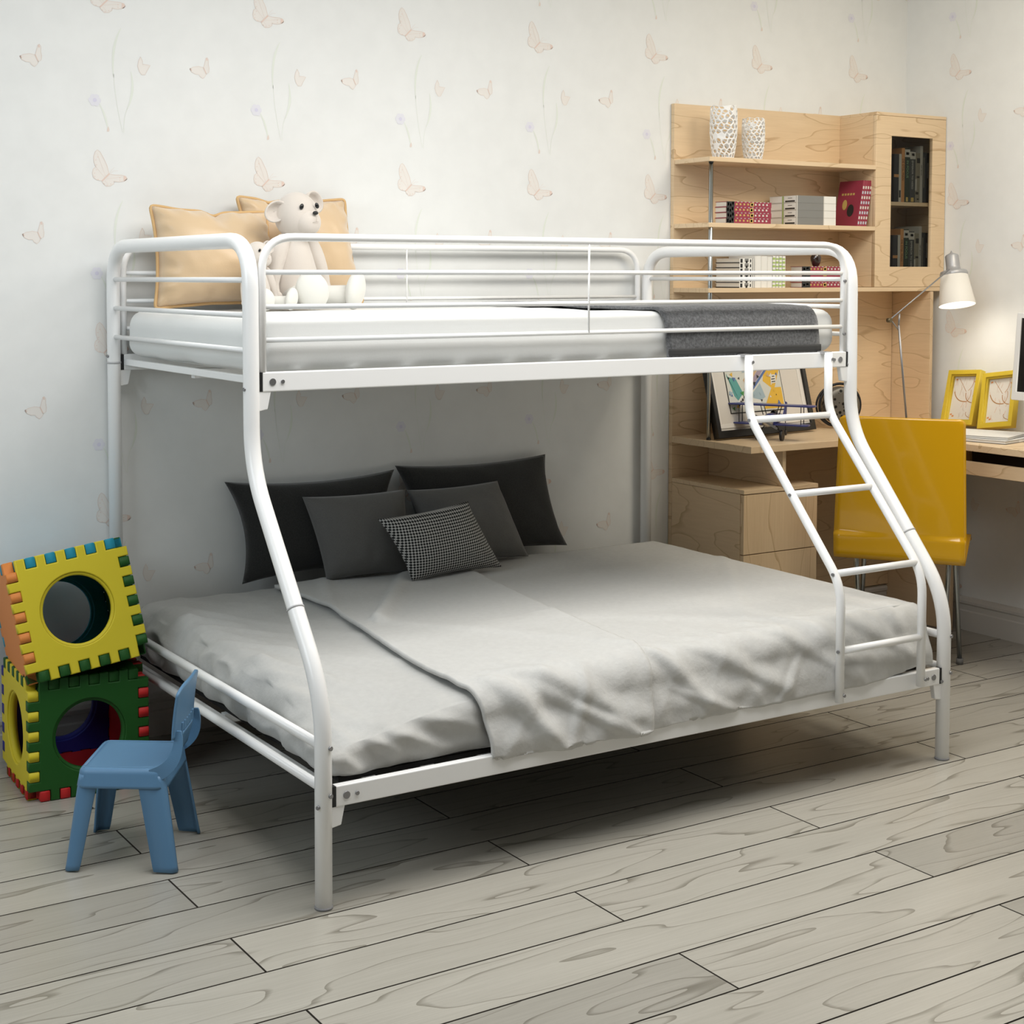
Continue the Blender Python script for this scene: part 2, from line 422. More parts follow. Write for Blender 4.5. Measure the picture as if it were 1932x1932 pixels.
# end rails and slats that carry the mattresses
for x in (.035, L - .035):
    b = MB(); b.box((x - .008, -W2 + .01, 1.125), (x + .008, -.01, 1.143)); b.build('upper_end_rail', WHITE, bed, bevel=.002)
    b = MB(); b.box((x - .008, -W + .01, .240), (x + .008, -.01, .258)); b.build('lower_end_rail', WHITE, bed, bevel=.002)
for i in range(12):
    x = .14 + i * (L - .28) / 11
    b = MB(); b.box((x - .012, -W2 + .011, 1.139), (x + .012, -.011, 1.147)); b.build('upper_slat', WHITE, bed)
    b = MB(); b.box((x - .012, -W + .011, .250), (x + .012, -.011, .258)); b.build('lower_slat', WHITE, bed)
for z, ya, yb in ((1.13, -W2, 0), (.249, -W, 0)):
    b = MB(); b.box((.05, (ya + yb) / 2 - .012, z - .016), (L - .05, (ya + yb) / 2 + .012, z + .007)); b.build('centre_rail', WHITE, bed)
# guard rails
def guard(y, xa, xb, name):
    r = .0098
    pts = fillet([(xa, y, 1.157), (xa, y, 1.478), (xb, y, 1.478), (xb, y, 1.157)], [.085, .085], 8)
    m = MB(); m.tube(pts, r, 14); o = m.build(name, WHITE, bed)
    for z in (1.394, 1.312, 1.2325):
        b = MB(); b.cyl((xa, y, z), (xb, y, z), .0062, 12); b.build('guard_bar', WHITE, o)
    b = MB(); b.cyl(((xa + xb) / 2, y - .004, 1.478), ((xa + xb) / 2, y - .004, 1.2325), .0028, 8); b.build('guard_wire', WHITE, o)
    return o
guard(-W2, .030, 1.948, 'front_guard_rail'); guard(0, .030, 1.936, 'rear_guard_rail')
# bolt heads on posts
def bolt(p, d, r=.0052):
    p = Vector(p); d = Vector(d).normalized(); b = MB(); b.cyl(p - d * .002, p + d * .004, r, 10)
    b.build('bolt', STEEL, bed)
for x in (0, L):
    for z in (.359, .2535): bolt((x + (.008), -W - .018, z), (.3, -1, 0))
    bolt((x - .017, -W - .010, .23), (-1, -.5, 0), .0045)
    bolt((x - .018, -W2 - .006, 1.118), (-1, -.3, 0), .0045)
bolt((-.019, -.004, 1.152), (-1, -.3, 0), .0045)
mm = Vector((0, -W, .47)).lerp(Vector((0, -W2 - .004, .93)), .30)
for x in (0, L): bolt((x - .009, mm.y - .0155, mm.z - .008), (-.45, -.8, -.45))
for z in (1.37, 1.21): bolt((1.944, -W2 - .009, z), (-.1, -1, 0), .0045)
# ladder
lad = []
for x in (1.54, 1.856):
    m = MB(); yT, yB = -W2 - .032, -W - .026
    m.tube(fillet([(x, yT, 1.158), (x, yT - .002, .985), (x, yB, .555), (x, yB, .236)], [.05, .06], 7), .0122, 16)
    o = m.build('ladder_stile', WHITE, bed); lad.append(o)
    h = MB(); h.box((x - .0115, -W2 - .034, 1.152), (x + .0115, -W2 + .012, 1.160)); h.box((x - .0115, -W2 + .0105, 1.138), (x + .0115, -W2 + .0135, 1.160)); h.build('ladder_hook', mat('hook_grey', (.45, .45, .46), .4, .5), o)
    for p, d in (((x + .004, yT - .011, 1.138), (0, -1, 0)), ((x + .005, yB - .011, .256), (0, -1, 0))):
        q = MB(); q.cyl(Vector(p), Vector(p) + Vector(d) * .004, .0045, 10); q.build('bolt', STEEL, o)
def lad_y(z):
    if z > .985: return -W2 - .034
    if z < .555: return -W - .026
    t = (z - .555) / .43; return (-W - .026) * (1 - t) + (-W2 - .034) * t
for z in (.972, .777, .582, .376):
    b = MB(); y = lad_y(z); b.cyl((1.54, y, z), (1.856, y, z), .0100, 14); b.build('ladder_rung', WHITE, bed)
    b = MB(); b.cyl((1.529, y - .004, z), (1.525, y - .006, z), .0045, 10); b.build('bolt', STEEL, lad[0])

# ================================================================== BEDDING
def rbox(mb, a, c, r, n=(40, 30, 6), disp=None, mi=0):
    """rounded box built from six grids projected on a rounded shape"""
    a = Vector(a); c = Vector(c); ce = (a + c) / 2; h = (c - a) / 2
    def R(p):
        q = Vector([max(-h[i] + r, min(h[i] - r, p[i])) for i in range(3)]); d = p - q
        if d.length > 1e-9: nrm = d.normalized(); p2 = q + nrm * r
        else: nrm = Vector((0, 0, 1)); p2 = p
        p3 = p2 + ce
        if disp: p3 = p3 + nrm * disp(p3, nrm)
        return p3
    def warp(t): return (1 - math.cos(PI * t)) / 2 * .35 + t * .65
    for ax in range(3):
        u, v = (ax + 1) % 3, (ax + 2) % 3
        for s in (-1, 1):
            def fn(i, j):
                p = Vector((0, 0, 0)); p[ax] = s * h[ax]; p[u] = (2 * warp(i) - 1) * h[u]; p[v] = (2 * warp(j) - 1) * h[v]; return R(p)
            mb.grid(fn, n[u], n[v], mi, True, flip=(s < 0))
    return mb
def nz(x, y, z=0): return noise.noise(Vector((x, y, z)))
SHEETU = mat('white_bed_linen', (.83, .84, .83), .8, bump=.04, bump_scale=300, sheen=.1)
def dU(p, n):
    # soft roll lines along the length
    return .0035 * nz(p.x * 1.2, p.y * 9, p.z * 22) + .002 * nz(p.x * 5, p.y * 5, p.z * 5)
m = MB(); rbox(m, (.030, -W2 + .024, 1.150), (L - .028, -.014, 1.284), .045, (80, 44, 10), dU)
um = m.build('mattress', SHEETU, merge=True)
tag(um, 'white single mattress on the upper bunk behind the guard rail', 'mattress')
# charcoal runner over the upper mattress
RUN = mat('charcoal_blanket_wool', (.105, .108, .115), .95, noise_amt=.45, noise_scale=130, bump=.25, bump_scale=260, sheen=.3)
def runner_fn(lift):
    yb, yf, zt, zb = -.02, -W2 + .012, 1.290, 1.161
    def f(u, v):
        x = 1.262 + .585 * u
        s = v * (abs(yf - yb) + (zt - zb))
        Lh = abs(yf - yb); rr = .045
        if s < Lh - rr: y, z = yb - s, zt; nx, n = 0, Vector((0, 0, 1))
        elif s < Lh - rr + rr * PI / 2:
            a = (s - (Lh - rr)) / rr; y = yf + rr - rr * math.sin(a); z = zt - rr + rr * math.cos(a); n = Vector((0, -math.sin(a), math.cos(a)))
        else: y = yf; z = zt - rr - (s - (Lh - rr) - rr * PI / 2); n = Vector((0, -1, 0))
        d = lift + .004 * nz(x * 5, s * 5, 3) + .002 * nz(x * 14, s * 14, 1)
        x += .006 * nz(s * 4, u * 2, 9) + (.012 * max(0, s - Lh) / .12)
        return Vector((x, y, z)) + n * max(d, .002)
    return f
m = MB(); m.grid(runner_fn(.005), 34, 70)
rn = m.build('blanket', RUN, solid=.009); tag(rn, 'dark charcoal woollen runner folded across the upper mattress', 'blanket')
m = MB(); m.grid(lambda u, v: Vector((1.273 + .586 * u, -W2 + .0035 - .001 * nz(u * 6, v), 1.181 + .004 * nz(u * 4, 2) - .020 * v)), 24, 3)
m.build('hem', mat('dark_hem', (.038, .038, .038), .9), rn, solid=.005)

# lower mattress with fitted sheet
LINEN = mat('pale_grey_linen', (.50, .50, .485), .85, noise_amt=.03, noise_scale=60, bump=.10, bump_scale=120, sheen=.15)
LINEN2 = mat('light_grey_duvet_linen', (.55, .55, .535), .85, noise_amt=.03, noise_scale=60, bump=.12, bump_scale=110, sheen=.15)
def ztop(x, y):
    """rest height of the lower bedding: sags at the front left corner"""
    z = .428
    d = math.hypot(max(0, x - .02), max(0, y + 1.32)); z -= .062 * math.exp(-(d / .26) ** 2)
    z -= .030 * max(0, min(1, (-y - .75) / .6)) ** 2 * max(0, 1 - x / 1.6)
    z -= .03 * math.exp(-((x) / .05) ** 2)
    return z
def seg_d(px, py, a, c):
    """signed side and distance of a point to a segment, plus parameter"""
    dx, dy = c[0] - a[0], c[1] - a[1]; l2 = dx * dx + dy * dy
    t = max(0, min(1, ((px - a[0]) * dx + (py - a[1]) * dy) / l2)); qx, qy = a[0] + t * dx, a[1] + t * dy
    s = (px - a[0]) * dy - (py - a[1]) * dx
    return math.copysign(math.hypot(px - qx, py - qy), s), t
def ridge(t): return (1 - abs(t)) ** 2
def dL(p, n):
    t = 0
    if n.z > .5:
        t += .006 * nz(p.x * 3, p.y * 3, 5) + .005 * ridge(nz(p.x * 5 + p.y * 3, p.y * 4, 8) * 2 if abs(nz(p.x * 5 + p.y * 3, p.y * 4, 8)) < .5 else 1)
    else:
        q = nz((p.x + p.z * 1.6) * 7, p.y * 7, p.z * 4)
        t += .014 * ridge(q * 2 if abs(q) < .5 else 1) + .006 * nz(p.x * 12, p.y * 12, p.z * 12)
    if p.x < .3:
        q = nz(p.y * 6 + p.x * 7, p.x * 5 - p.y * 2, p.z * 3)
        t += .016 * (1 - p.x / .3) * ridge(q * 2 if abs(q) < .5 else 1)
    if abs(n.y) > .4 and p.x < .8:
        for a_, c_, h_ in (((.06, .40), (.20, .30), .016), ((.09, .40), (.34, .29), .015), ((.20, .40), (.42, .33), .012), ((.02, .34), (.12, .27), .012)):
            g1, q_ = seg_d(p.x, p.z, a_, c_); t += h_ * math.exp(-(g1 / .014) ** 2) * math.sin(PI * (.1 + .8 * q_))
    if p.x < .5:
        for a_, c_, h_ in (((.04, -.28), (.20, -.45), .016), ((.03, -.40), (.26, -.62), .014), ((.03, -.55), (.22, -.86), .014), ((.05, -.75), (.2, -1.1), .012), ((.03, -.95), (.16, -1.25), .012), ((.02, -.16), (.16, -.22), .012)):
            g1, q_ = seg_d(p.x, p.y, a_, c_); t += h_ * math.exp(-(g1 / .022) ** 2) * math.sin(PI * (.1 + .8 * q_))
    return t - .006
m = MB(); rbox(m, (.040, -W + .030, .262), (L - .045, -.018, .428), .05, (150, 120, 18), None)
for i, v in enumerate(m.v):
    p = Vector(v); h = (p.z - .262) / .166
    zt = ztop(p.x, p.y); p.z = .262 + h * (zt - .262)
    ce = Vector((L / 2, -W / 2, .34)); 
    n = Vector((0, 0, 1)) if h > .93 else Vector((-1 if p.x < .06 else (1 if p.x > L - .07 else 0), -1 if p.y < -W + .06 else (1 if p.y > -.04 else 0), .2)).normalized()
    if p.y < -.03 and h > .04: p = p + n * dL(p, n)
    p.x = max(p.x, .017); p.y = min(p.y, -.022); m.v[i] = tuple(p)
lm_ = m.build('mattress', LINEN, merge=True)
tag(lm_, 'wide lower mattress under a wrinkled pale grey sheet', 'mattress')
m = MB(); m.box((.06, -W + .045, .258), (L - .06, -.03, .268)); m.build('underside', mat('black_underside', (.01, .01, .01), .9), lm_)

# duvet / top sheet over the lower mattress
def sstep(t): t = max(0, min(1, t)); return t * t * (3 - 2 * t)
YF = -W + .012
CREASES = [((.46, 1.20), (.66, 1.42), .030, .020), ((.50, 1.16), (.84, 1.34), .028, .016), ((.58, 1.24), (.90, 1.42), .020, .013), ((.92, 1.18), (1.14, 1.40), .024, .012),
           ((1.06, 1.20), (1.40, 1.38), .026, .012), ((1.30, 1.18), (1.62, 1.37), .024, .010), ((1.50, 1.15), (1.86, 1.34), .024, .010), ((.98, 1.30), (1.26, 1.42), .014, .008),
           ((1.42, 1.28), (1.30, 1.42), .016, .008), ((.72, 1.20), (.64, 1.40), .018, .010), ((.50, .58), (.92, 1.16), .05, .006), ((1.0, .82), (1.5, 1.16), .05, .006)]
def duvet(u, v):
    yb = -.10; zt0 = .432; total = (abs(YF - yb)) + .15
    s = v * total; Lh = abs(YF - yb); rr = .055
    bl = .462 - .055 * sstep((s - .25) / .7) + .015 * math.sin(s * 5) + .012 * nz(s * 3, 4)   # ragged left border
    if s > Lh - .08: bl += .02 * sstep((s - Lh + .08) / .2)
    x = bl + (1.935 - bl) * u
    n = Vector((0, 0, 1))
    yy = yb - min(s, Lh)
    zz = ztop(x, max(yy, -1.30)) + .012
    if s < Lh - rr: y, z = yb - s, zz
    elif s < Lh - rr + rr * PI / 2:
        a = (s - (Lh - rr)) / rr; y = YF + rr - rr * math.sin(a); z = zz - rr + rr * math.cos(a); n = Vector((0, -math.sin(a), math.cos(a)))
    else:
        k = s - (Lh - rr) - rr * PI / 2; y = YF - .02 * sstep(k / .08); z = zz - rr - k; n = Vector((0, -1, 0))
    hem = .262 + .012 * nz(x * 4, 7) + .03 * sstep((x - 1.55) / .35) ** 2
    if z < hem: z = hem + (z - hem) * .02
    if x > 1.62 and s > Lh - rr: y += .018 * sstep((x - 1.62) / .25)
    d = .004 * nz(x * 4, s * 4, 11)
    # long crease from the pillows to the front (edge of the folded-back layer)
    a1, t1 = seg_d(x, s, (1.10, .0), (.965, .80)); a2, t2 = seg_d(x, s, (.965, .80), (.885, 1.45))
    ds = a1 if s < .8 else a2
    d += (.019 if s > .75 else .014) * sstep(.5 - ds / .012) * math.exp(-abs(min(0, ds)) * 5.0)
    # V fold at the left border
    b1, t = seg_d(x, s, (.93, .0), (.50, .58)); d += .020 * math.exp(-(b1 / (.030 if b1 > 0 else .014)) ** 2) * (.35 + .65 * t)
    b2, t = seg_d(x, s, (.62, .02), (.45, .42)); d += .007 * math.exp(-(b2 / .02) ** 2)
    # drape wrinkles down the front
    fr = sstep((s - Lh + .22) / .2)
    q = nz((x * 1.0 - s * .75) * 6.5, (s + x) * 1.6, 2.2); d += fr * .006 * (ridge(q * 2.2) if abs(q) < .45 else 0)
    q = nz((x * 1.0 + s * .7) * 5, s * 2, 6.2); d += fr * .004 * (ridge(q * 2.6) if abs(q) < .38 else 0)
    d += .003 * nz(x * 22, s * 22, 1) * (.3 + fr)
    for a_, c_, w_, h_ in CREASES:
        g1, t = seg_d(x, s, a_, c_); d += h_ * math.exp(-(g1 / (w_ if g1 > 0 else w_ * .55)) ** 2) * math.sin(PI * (.12 + .80 * t))
    # soft rib left by the ladder side
    c1, t = seg_d(x, s, (1.95, .35), (1.35, 1.12)); d += .004 * math.exp(-(c1 / .02) ** 2)
    return Vector((x, y, z)) + n * max(d, -.003)
m = MB(); m.grid(duvet, 230, 220)
dv = m.build('duvet', LINEN2, solid=.011); tag(dv, 'light grey linen duvet spread over the lower mattress, creased and draped over the front rail', 'duvet')

# ------------------------------------------------------------------ pillows
def pillow(name, TL, TR, BR, BL, T, m, label, cat, group=None, pinch=.05, ear=1.0, wr=.004, N=36, piping=None, nrm=None, pw=2.4, seed=0, notch=None, backcut=None):
    TL, TR, BR, BL = map(Vector, (TL, TR, BR, BL)); ce = (TL + TR + BR + BL) / 4
    n0 = nrm or ((TR - TL).cross(BL - TL)).normalized()
    if n0.y > 0: n0 = -n0
    du = ((TR - TL) + (BR - BL)) / 2; dvv = ((BL - TL) + (BR - TR)) / 2
    def base(u, v):
        p = TL * (1 - u) * (1 - v) + TR * u * (1 - v) + BR * u * v + BL * (1 - u) * v
        su, sv = 2 * u - 1, 2 * v - 1
        # edges bow inwards between the corners
        p = p - dvv * .5 * pinch * sv * (1 - su * su) ** 1.0 * ear * abs(sv) ** 2
        p = p - du * .5 * pinch * su * (1 - sv * sv) * ear * abs(su) ** 2
        if notch:
            p = p + dvv * notch[1] * math.exp(-((u - notch[0]) / .05) ** 2) * max(0, 1 - v / .25) 
        return p
    def th(u, v):
        su, sv = abs(2 * u - 1), abs(2 * v - 1)
        t = ((1 - su ** pw) * (1 - sv ** pw)); t = max(t, 0) ** .55
        if notch: t *= 1 - .5 * math.exp(-((u - notch[0]) / .07) ** 2) * max(0, 1 - v / .3)
        e = max(su, sv)
        wrk = wr * nz(u * 9 + seed, v * 9, seed) * min(1, (1 - e) * 8)
        # gathers radiating from the seams
        g = wr * 2.6 * math.sin((v if su > sv else u) * 40 + 4 * nz(u * 4, v * 4, seed)) * max(0, 1 - (1 - e) / .26) * min(1, (1 - e) * 12) * (piping is not None)
        return T * t + wrk + g
    b = MB()
    def fr(u, v): return base(u, v) + n0 * th(u, v) * .62
    def bk(u, v): return base(u, v) - n0 * th(u, v) * (.38 if backcut is None else backcut)
    b.grid(fr, N, N); b.grid(bk, N, N, flip=True)
    if piping:
        root = thing(name, tuple(ce), label, cat, group)
        b.build('cushion_cover', m, root, merge=True)
        E_ = []
        K = 40
        for i in range(K): E_.append(base(i / K, 0))
        for i in range(K): E_.append(base(1, i / K))
        for i in range(K): E_.append(base(1 - i / K, 1))
        for i in range(K): E_.append(base(0, 1 - i / K))
        E_ = [p + (p - ce).normalized() * .002 + Vector((0, 0, .003 * nz(p.x * 14, p.z * 14, seed))) for p in E_]
        # round off the corners
        for _ in range(3): E_ = [(E_[i - 1] + E_[i] * 2 + E_[(i + 1) % len(E_)]) / 4 for i in range(len(E_))]
        q = MB(); q.tube(E_, .0052, 10, closed=True); q.build('piping', piping, root)
        return root
    o = b.build(name, m, merge=True, origin=ce); return tag(o, label, cat, group)
DARKP = mat('dark_pillow_linen', (.018, .018, .017), .9, noise_amt=.35, noise_scale=260, bump=.15, bump_scale=300, sheen=.2)
GREYP = mat('grey_pillow_cotton', (.125, .123, .118), .9, bump=.08, bump_scale=300, noise_amt=.08, noise_scale=300, sheen=.2)
pillow('pillow', (.345, .004, .757), (.935, -.004, .757), (.90, -.050, .452), (.386, -.030, .443), .12, DARKP, 'black pillow leaning on the wall, at the blue chair end of the lower bunk', 'pillow', 'black back pillows on the lower bunk', pinch=.13, seed=1, backcut=.10)
pillow('pillow', (.942, .004, .768), (1.535, -.002, .770), (1.61, -.030, .450), (1.00, -.050, .455), .12, DARKP, 'black pillow leaning on the wall, at the desk end of the lower bunk', 'pillow', 'black back pillows on the lower bunk', pinch=.10, seed=2, backcut=.10)
pillow('pillow', (.562, -.090, .706), (.928, -.090, .704), (.895, -.165, .452), (.618, -.145, .448), .12, GREYP, 'plain mid-grey square pillow left of the checked cushion', 'pillow', 'mid-grey square pillows on the lower bunk', pinch=.05, seed=3, backcut=.12)
pillow('pillow', (.932, -.090, .700), (1.280, -.090, .706), (1.372, -.140, .452), (1.00, -.150, .455), .11, GREYP, 'plain mid-grey square pillow right of and behind the checked cushion', 'pillow', 'mid-grey square pillows on the lower bunk', pinch=.05, seed=4, backcut=.12)
# checked lumbar cushion
ck = bpy.data.materials.new('black_white_check'); ck.use_nodes = True; nt = ck.node_tree; bs = nt.nodes['Principled BSDF']
tcn = nt.nodes.new('ShaderNodeTexCoord'); mpn = nt.nodes.new('ShaderNodeMapping'); mpn.inputs['Rotation'].default_value = (0, math.radians(-40), 0)
cht = nt.nodes.new('ShaderNodeTexChecker'); cht.inputs['Scale'].default_value = 165
cht.inputs['Color1'].default_value = (.50, .49, .47, 1); cht.inputs['Color2'].default_value = (.010, .010, .010, 1)
fl2 = nt.nodes.new('ShaderNodeVectorMath'); fl2.operation = 'MULTIPLY'; fl2.inputs[1].default_value = (1, 0, 1)
nt.links.new(tcn.outputs['Object'], fl2.inputs[0]); nt.links.new(fl2.outputs[0], mpn.inputs['Vector']); nt.links.new(mpn.outputs['Vector'], cht.inputs['Vector']); nt.links.new(cht.outputs['Color'], bs.inputs['Base Color']); bs.inputs['Roughness'].default_value = .9
pillow('cushion', (.748, -.235, .642), (1.073, -.235, .672), (1.178, -.275, .458), (.834, -.295, .452), .10, ck, 'small black and white checked cushion in front of the grey pillows', 'cushion', pinch=.07, seed=5, backcut=.3)
# cream piped cushions on the upper bunk
CREAM = mat('cream_satin_cushion', (.67, .49, .30), .36, sheen=.45, bump=.03, bump_scale=200)
PIPE = mat('tan_piping', (.62, .40, .18), .6)
pillow('cushion', (.385, -.012, 1.626), (.752, -.012, 1.626), (.790, -.065, 1.300), (.415, -.065, 1.298), .15, CREAM, 'cream piped cushion against the wall behind the larger teddy bear', 'cushion', 'cream piped cushions on the upper bunk', pinch=.085, wr=.0065, piping=PIPE, seed=7, notch=(.28, .03), backcut=.08)
pillow('cushion', (.095, -.055, 1.590), (.455, -.075, 1.578), (.47, -.155, 1.300), (.085, -.115, 1.292), .18, CREAM, 'cream piped cushion at the left end of the upper bunk beside the small teddy bear', 'cushion', 'cream piped cushions on the upper bunk', pinch=.085, wr=.0065, piping=PIPE, seed=8, notch=(.52, .05), backcut=.2)

# ------------------------------------------------------------------ teddy bears
PLUSH = mat('ivory_plush', (.66, .60, .54), .9, sheen=.5, bump=.05, bump_scale=400)
PLUSHF = mat('white_plush_foot', (.74, .73, .68), .9, sheen=.4)
EYE = mat('black_bead', (.006, .006, .006), .25)
SEAM = mat('seam_thread', (.50, .44, .39), .9)
def bear(loc, s, rz, label, grp):
    t = local_thing('teddy_bear', loc, label, 'teddy bear', grp, rot=(0, 0, rz)); t.scale = (s, s, s)
    # local: faces -y, sits on z=0, width along x; unit height about .33
    b = MB()
    b.lathe([(.001, .006), (.030, .004), (.052, .012), (.066, .035), (.069, .065), (.062, .105), (.048, .15), (.036, .185), (.024, .205), (.001, .215)], n=28, M=Matrix.Diagonal((1, .85, 1)), close=False)
    b.build('body', PLUSH, t)
    h = MB(); Mh = Euler((math.radians(-6), 0, math.radians(8))).to_matrix()
    h.ell((0, -.004, .256), (.063, .060, .066), Mh); h.build('head', PLUSH, t); hd = t.children[-1]
    z = MB(); z.ell((.010, -.042, .238), (.041, .034, .038), Mh); z.build('muzzle', PLUSH, hd)
    z = MB(); z.ell((.014, -.0755, .262), (.0085, .006, .0055)); z.build('nose', EYE, hd)
    z = MB(); z.tube([(.014, -.0765, .258), (.0145, -.080, .245), (.014, -.080, .238)], .0006, 6); z.tube([(.004, -.0775, .236), (.014, -.0795, .238), (.023, -.0765, .238)], .0006, 6); z.build('mouth_stitch', SEAM, hd)
    for ex, ez in ((-.021, .279), (.030, .283)):
        z = MB(); z.ell((ex, -.004 - .056, ez), (.0062, .004, .0085), Euler((0, math.radians(28 if ex < 0 else -28), 0)).to_matrix()); z.build('eye', EYE, hd)
    for ex, ez, a in ((-.070, .266, -32), (.054, .296, 35)):
        z = MB(); Me = Euler((0, math.radians(a), math.radians(-12 if ex < 0 else 12))).to_matrix()
        # hollow cup of the ear
        z.lathe([(.001, .012), (.021, .008), (.032, -.002), (.036, -.014), (.031, -.015), (.026, -.004), (.016, .001), (.001, .003)], c=(ex, .000, ez), n=22, M=Me @ Euler((math.radians(-90), 0, 0)).to_matrix() @ Matrix.Diagonal((1, .8, 1)), close=False)
        z.build('ear', PLUSH, hd)
    for sx in (-1, 1):
        z = MB(); P_ = [(.034 * sx, 0, .196), (.056 * sx, -.004, .165), (.076 * sx, -.012, .11), (.088 * sx, -.022, .062), (.086 * sx, -.032, .032)]
        z.tube(smooth_path(P_, 2), [.013 + .0105 * math.sin(PI * min(1, (i + 2) / 15.)) for i in range(len(smooth_path(P_, 2)))], 16); z.ell(P_[-1], (.017, .017, .018)); z.ell(P_[0], (.014, .014, .014)); z.build('arm', PLUSH, t)
    for sx, fx in ((-1, -.028), (1, .118)):
        z = MB(); hip = Vector((.030 * sx, -.02, .032)); ft = Vector((fx, -.108, .038))
        z.tube([hip, hip.lerp(ft, .5), ft], [.032, .029, .027], 18); z.ell(hip, (.032, .032, .032)); lg = z.build('leg', PLUSHF, t)
        z = MB(); rz_ = -22 if sx < 0 else 34
        z.ell(ft + Vector((0, -.010, .012)), (.046, .024, .054), Euler((math.radians(8), math.radians(-24 if sx < 0 else 10), math.radians(rz_))).to_matrix()); z.build('foot', PLUSHF, lg)
    return t
bear((.475, -.235, 1.290), 1.06, math.radians(9), 'larger ivory teddy bear sitting against a cream cushion on the upper bunk', 'ivory teddy bears')
bear((.318, -.31, 1.290), .60, math.radians(6), 'smaller ivory teddy bear sitting beside the bigger one on the upper bunk', 'ivory teddy bears')

# ================================================================== plates cut from outlines (2D curve -> mesh)
def plate_mesh(name, outlines, depth, bevel=.002, res=2):
    cu = bpy.data.curves.new(name, 'CURVE'); cu.dimensions = '2D'; cu.fill_mode = 'BOTH'
    cu.extrude = depth / 2 - bevel; cu.bevel_depth = bevel; cu.bevel_resolution = res; cu.offset = -bevel
    for pts in outlines:
        sp = cu.splines.new('POLY'); sp.points.add(len(pts) - 1)
        for i, p in enumerate(pts): sp.points[i].co = (p[0], p[1], 0, 1)
        sp.use_cyclic_u = True
    ob = bpy.data.objects.new(name, cu); COL.objects.link(ob)
    dg = bpy.context.evaluated_depsgraph_get(); dg.update()
    me = bpy.data.meshes.new_from_object(ob.evaluated_get(dg), depsgraph=dg)
    bpy.data.objects.remove(ob); bpy.data.curves.remove(cu)
    return me
def plate(name, outlines, depth, M, m, parent, bevel=.002, res=2):
    """plate lies in local xy, thickness along z, centred; M places it"""
    me = plate_mesh(name, outlines, depth, bevel, res); me.transform(M); me.materials.clear(); me.materials.append(m)
    o = bpy.data.objects.new(name, me); COL.objects.link(o)
    if parent is not None:
        o.parent = parent; o.matrix_parent_inverse = Matrix.Identity(4); o.location = -Vector(parent.get('wloc', (0, 0, 0))); o['wloc'] = [0, 0, 0]
    return o
def circle(cx, cy, r, n=48, ry=None): return [(cx + r * math.cos(2 * PI * i / n), cy + (ry or r) * math.sin(2 * PI * i / n)) for i in range(n)]
def frame4(o, ex, ey, ez):
    M = Matrix.Identity(4)
    for i, v in enumerate((ex, ey, ez)):
        for k in range(3): M[k][i] = v[k]
    for k in range(3): M[k][3] = o[k]
    return M
def roundrect(x0, y0, x1, y1, r, n=5):
    out = []
    for cx, cy, a in ((x1 - r, y1 - r, 0), (x0 + r, y1 - r, 90), (x0 + r, y0 + r, 180), (x1 - r, y0 + r, 270)):
        for i in range(n + 1):
            t = math.radians(a + 90 * i / n); out.append((cx + r * math.cos(t), cy + r * math.sin(t)))
    return out

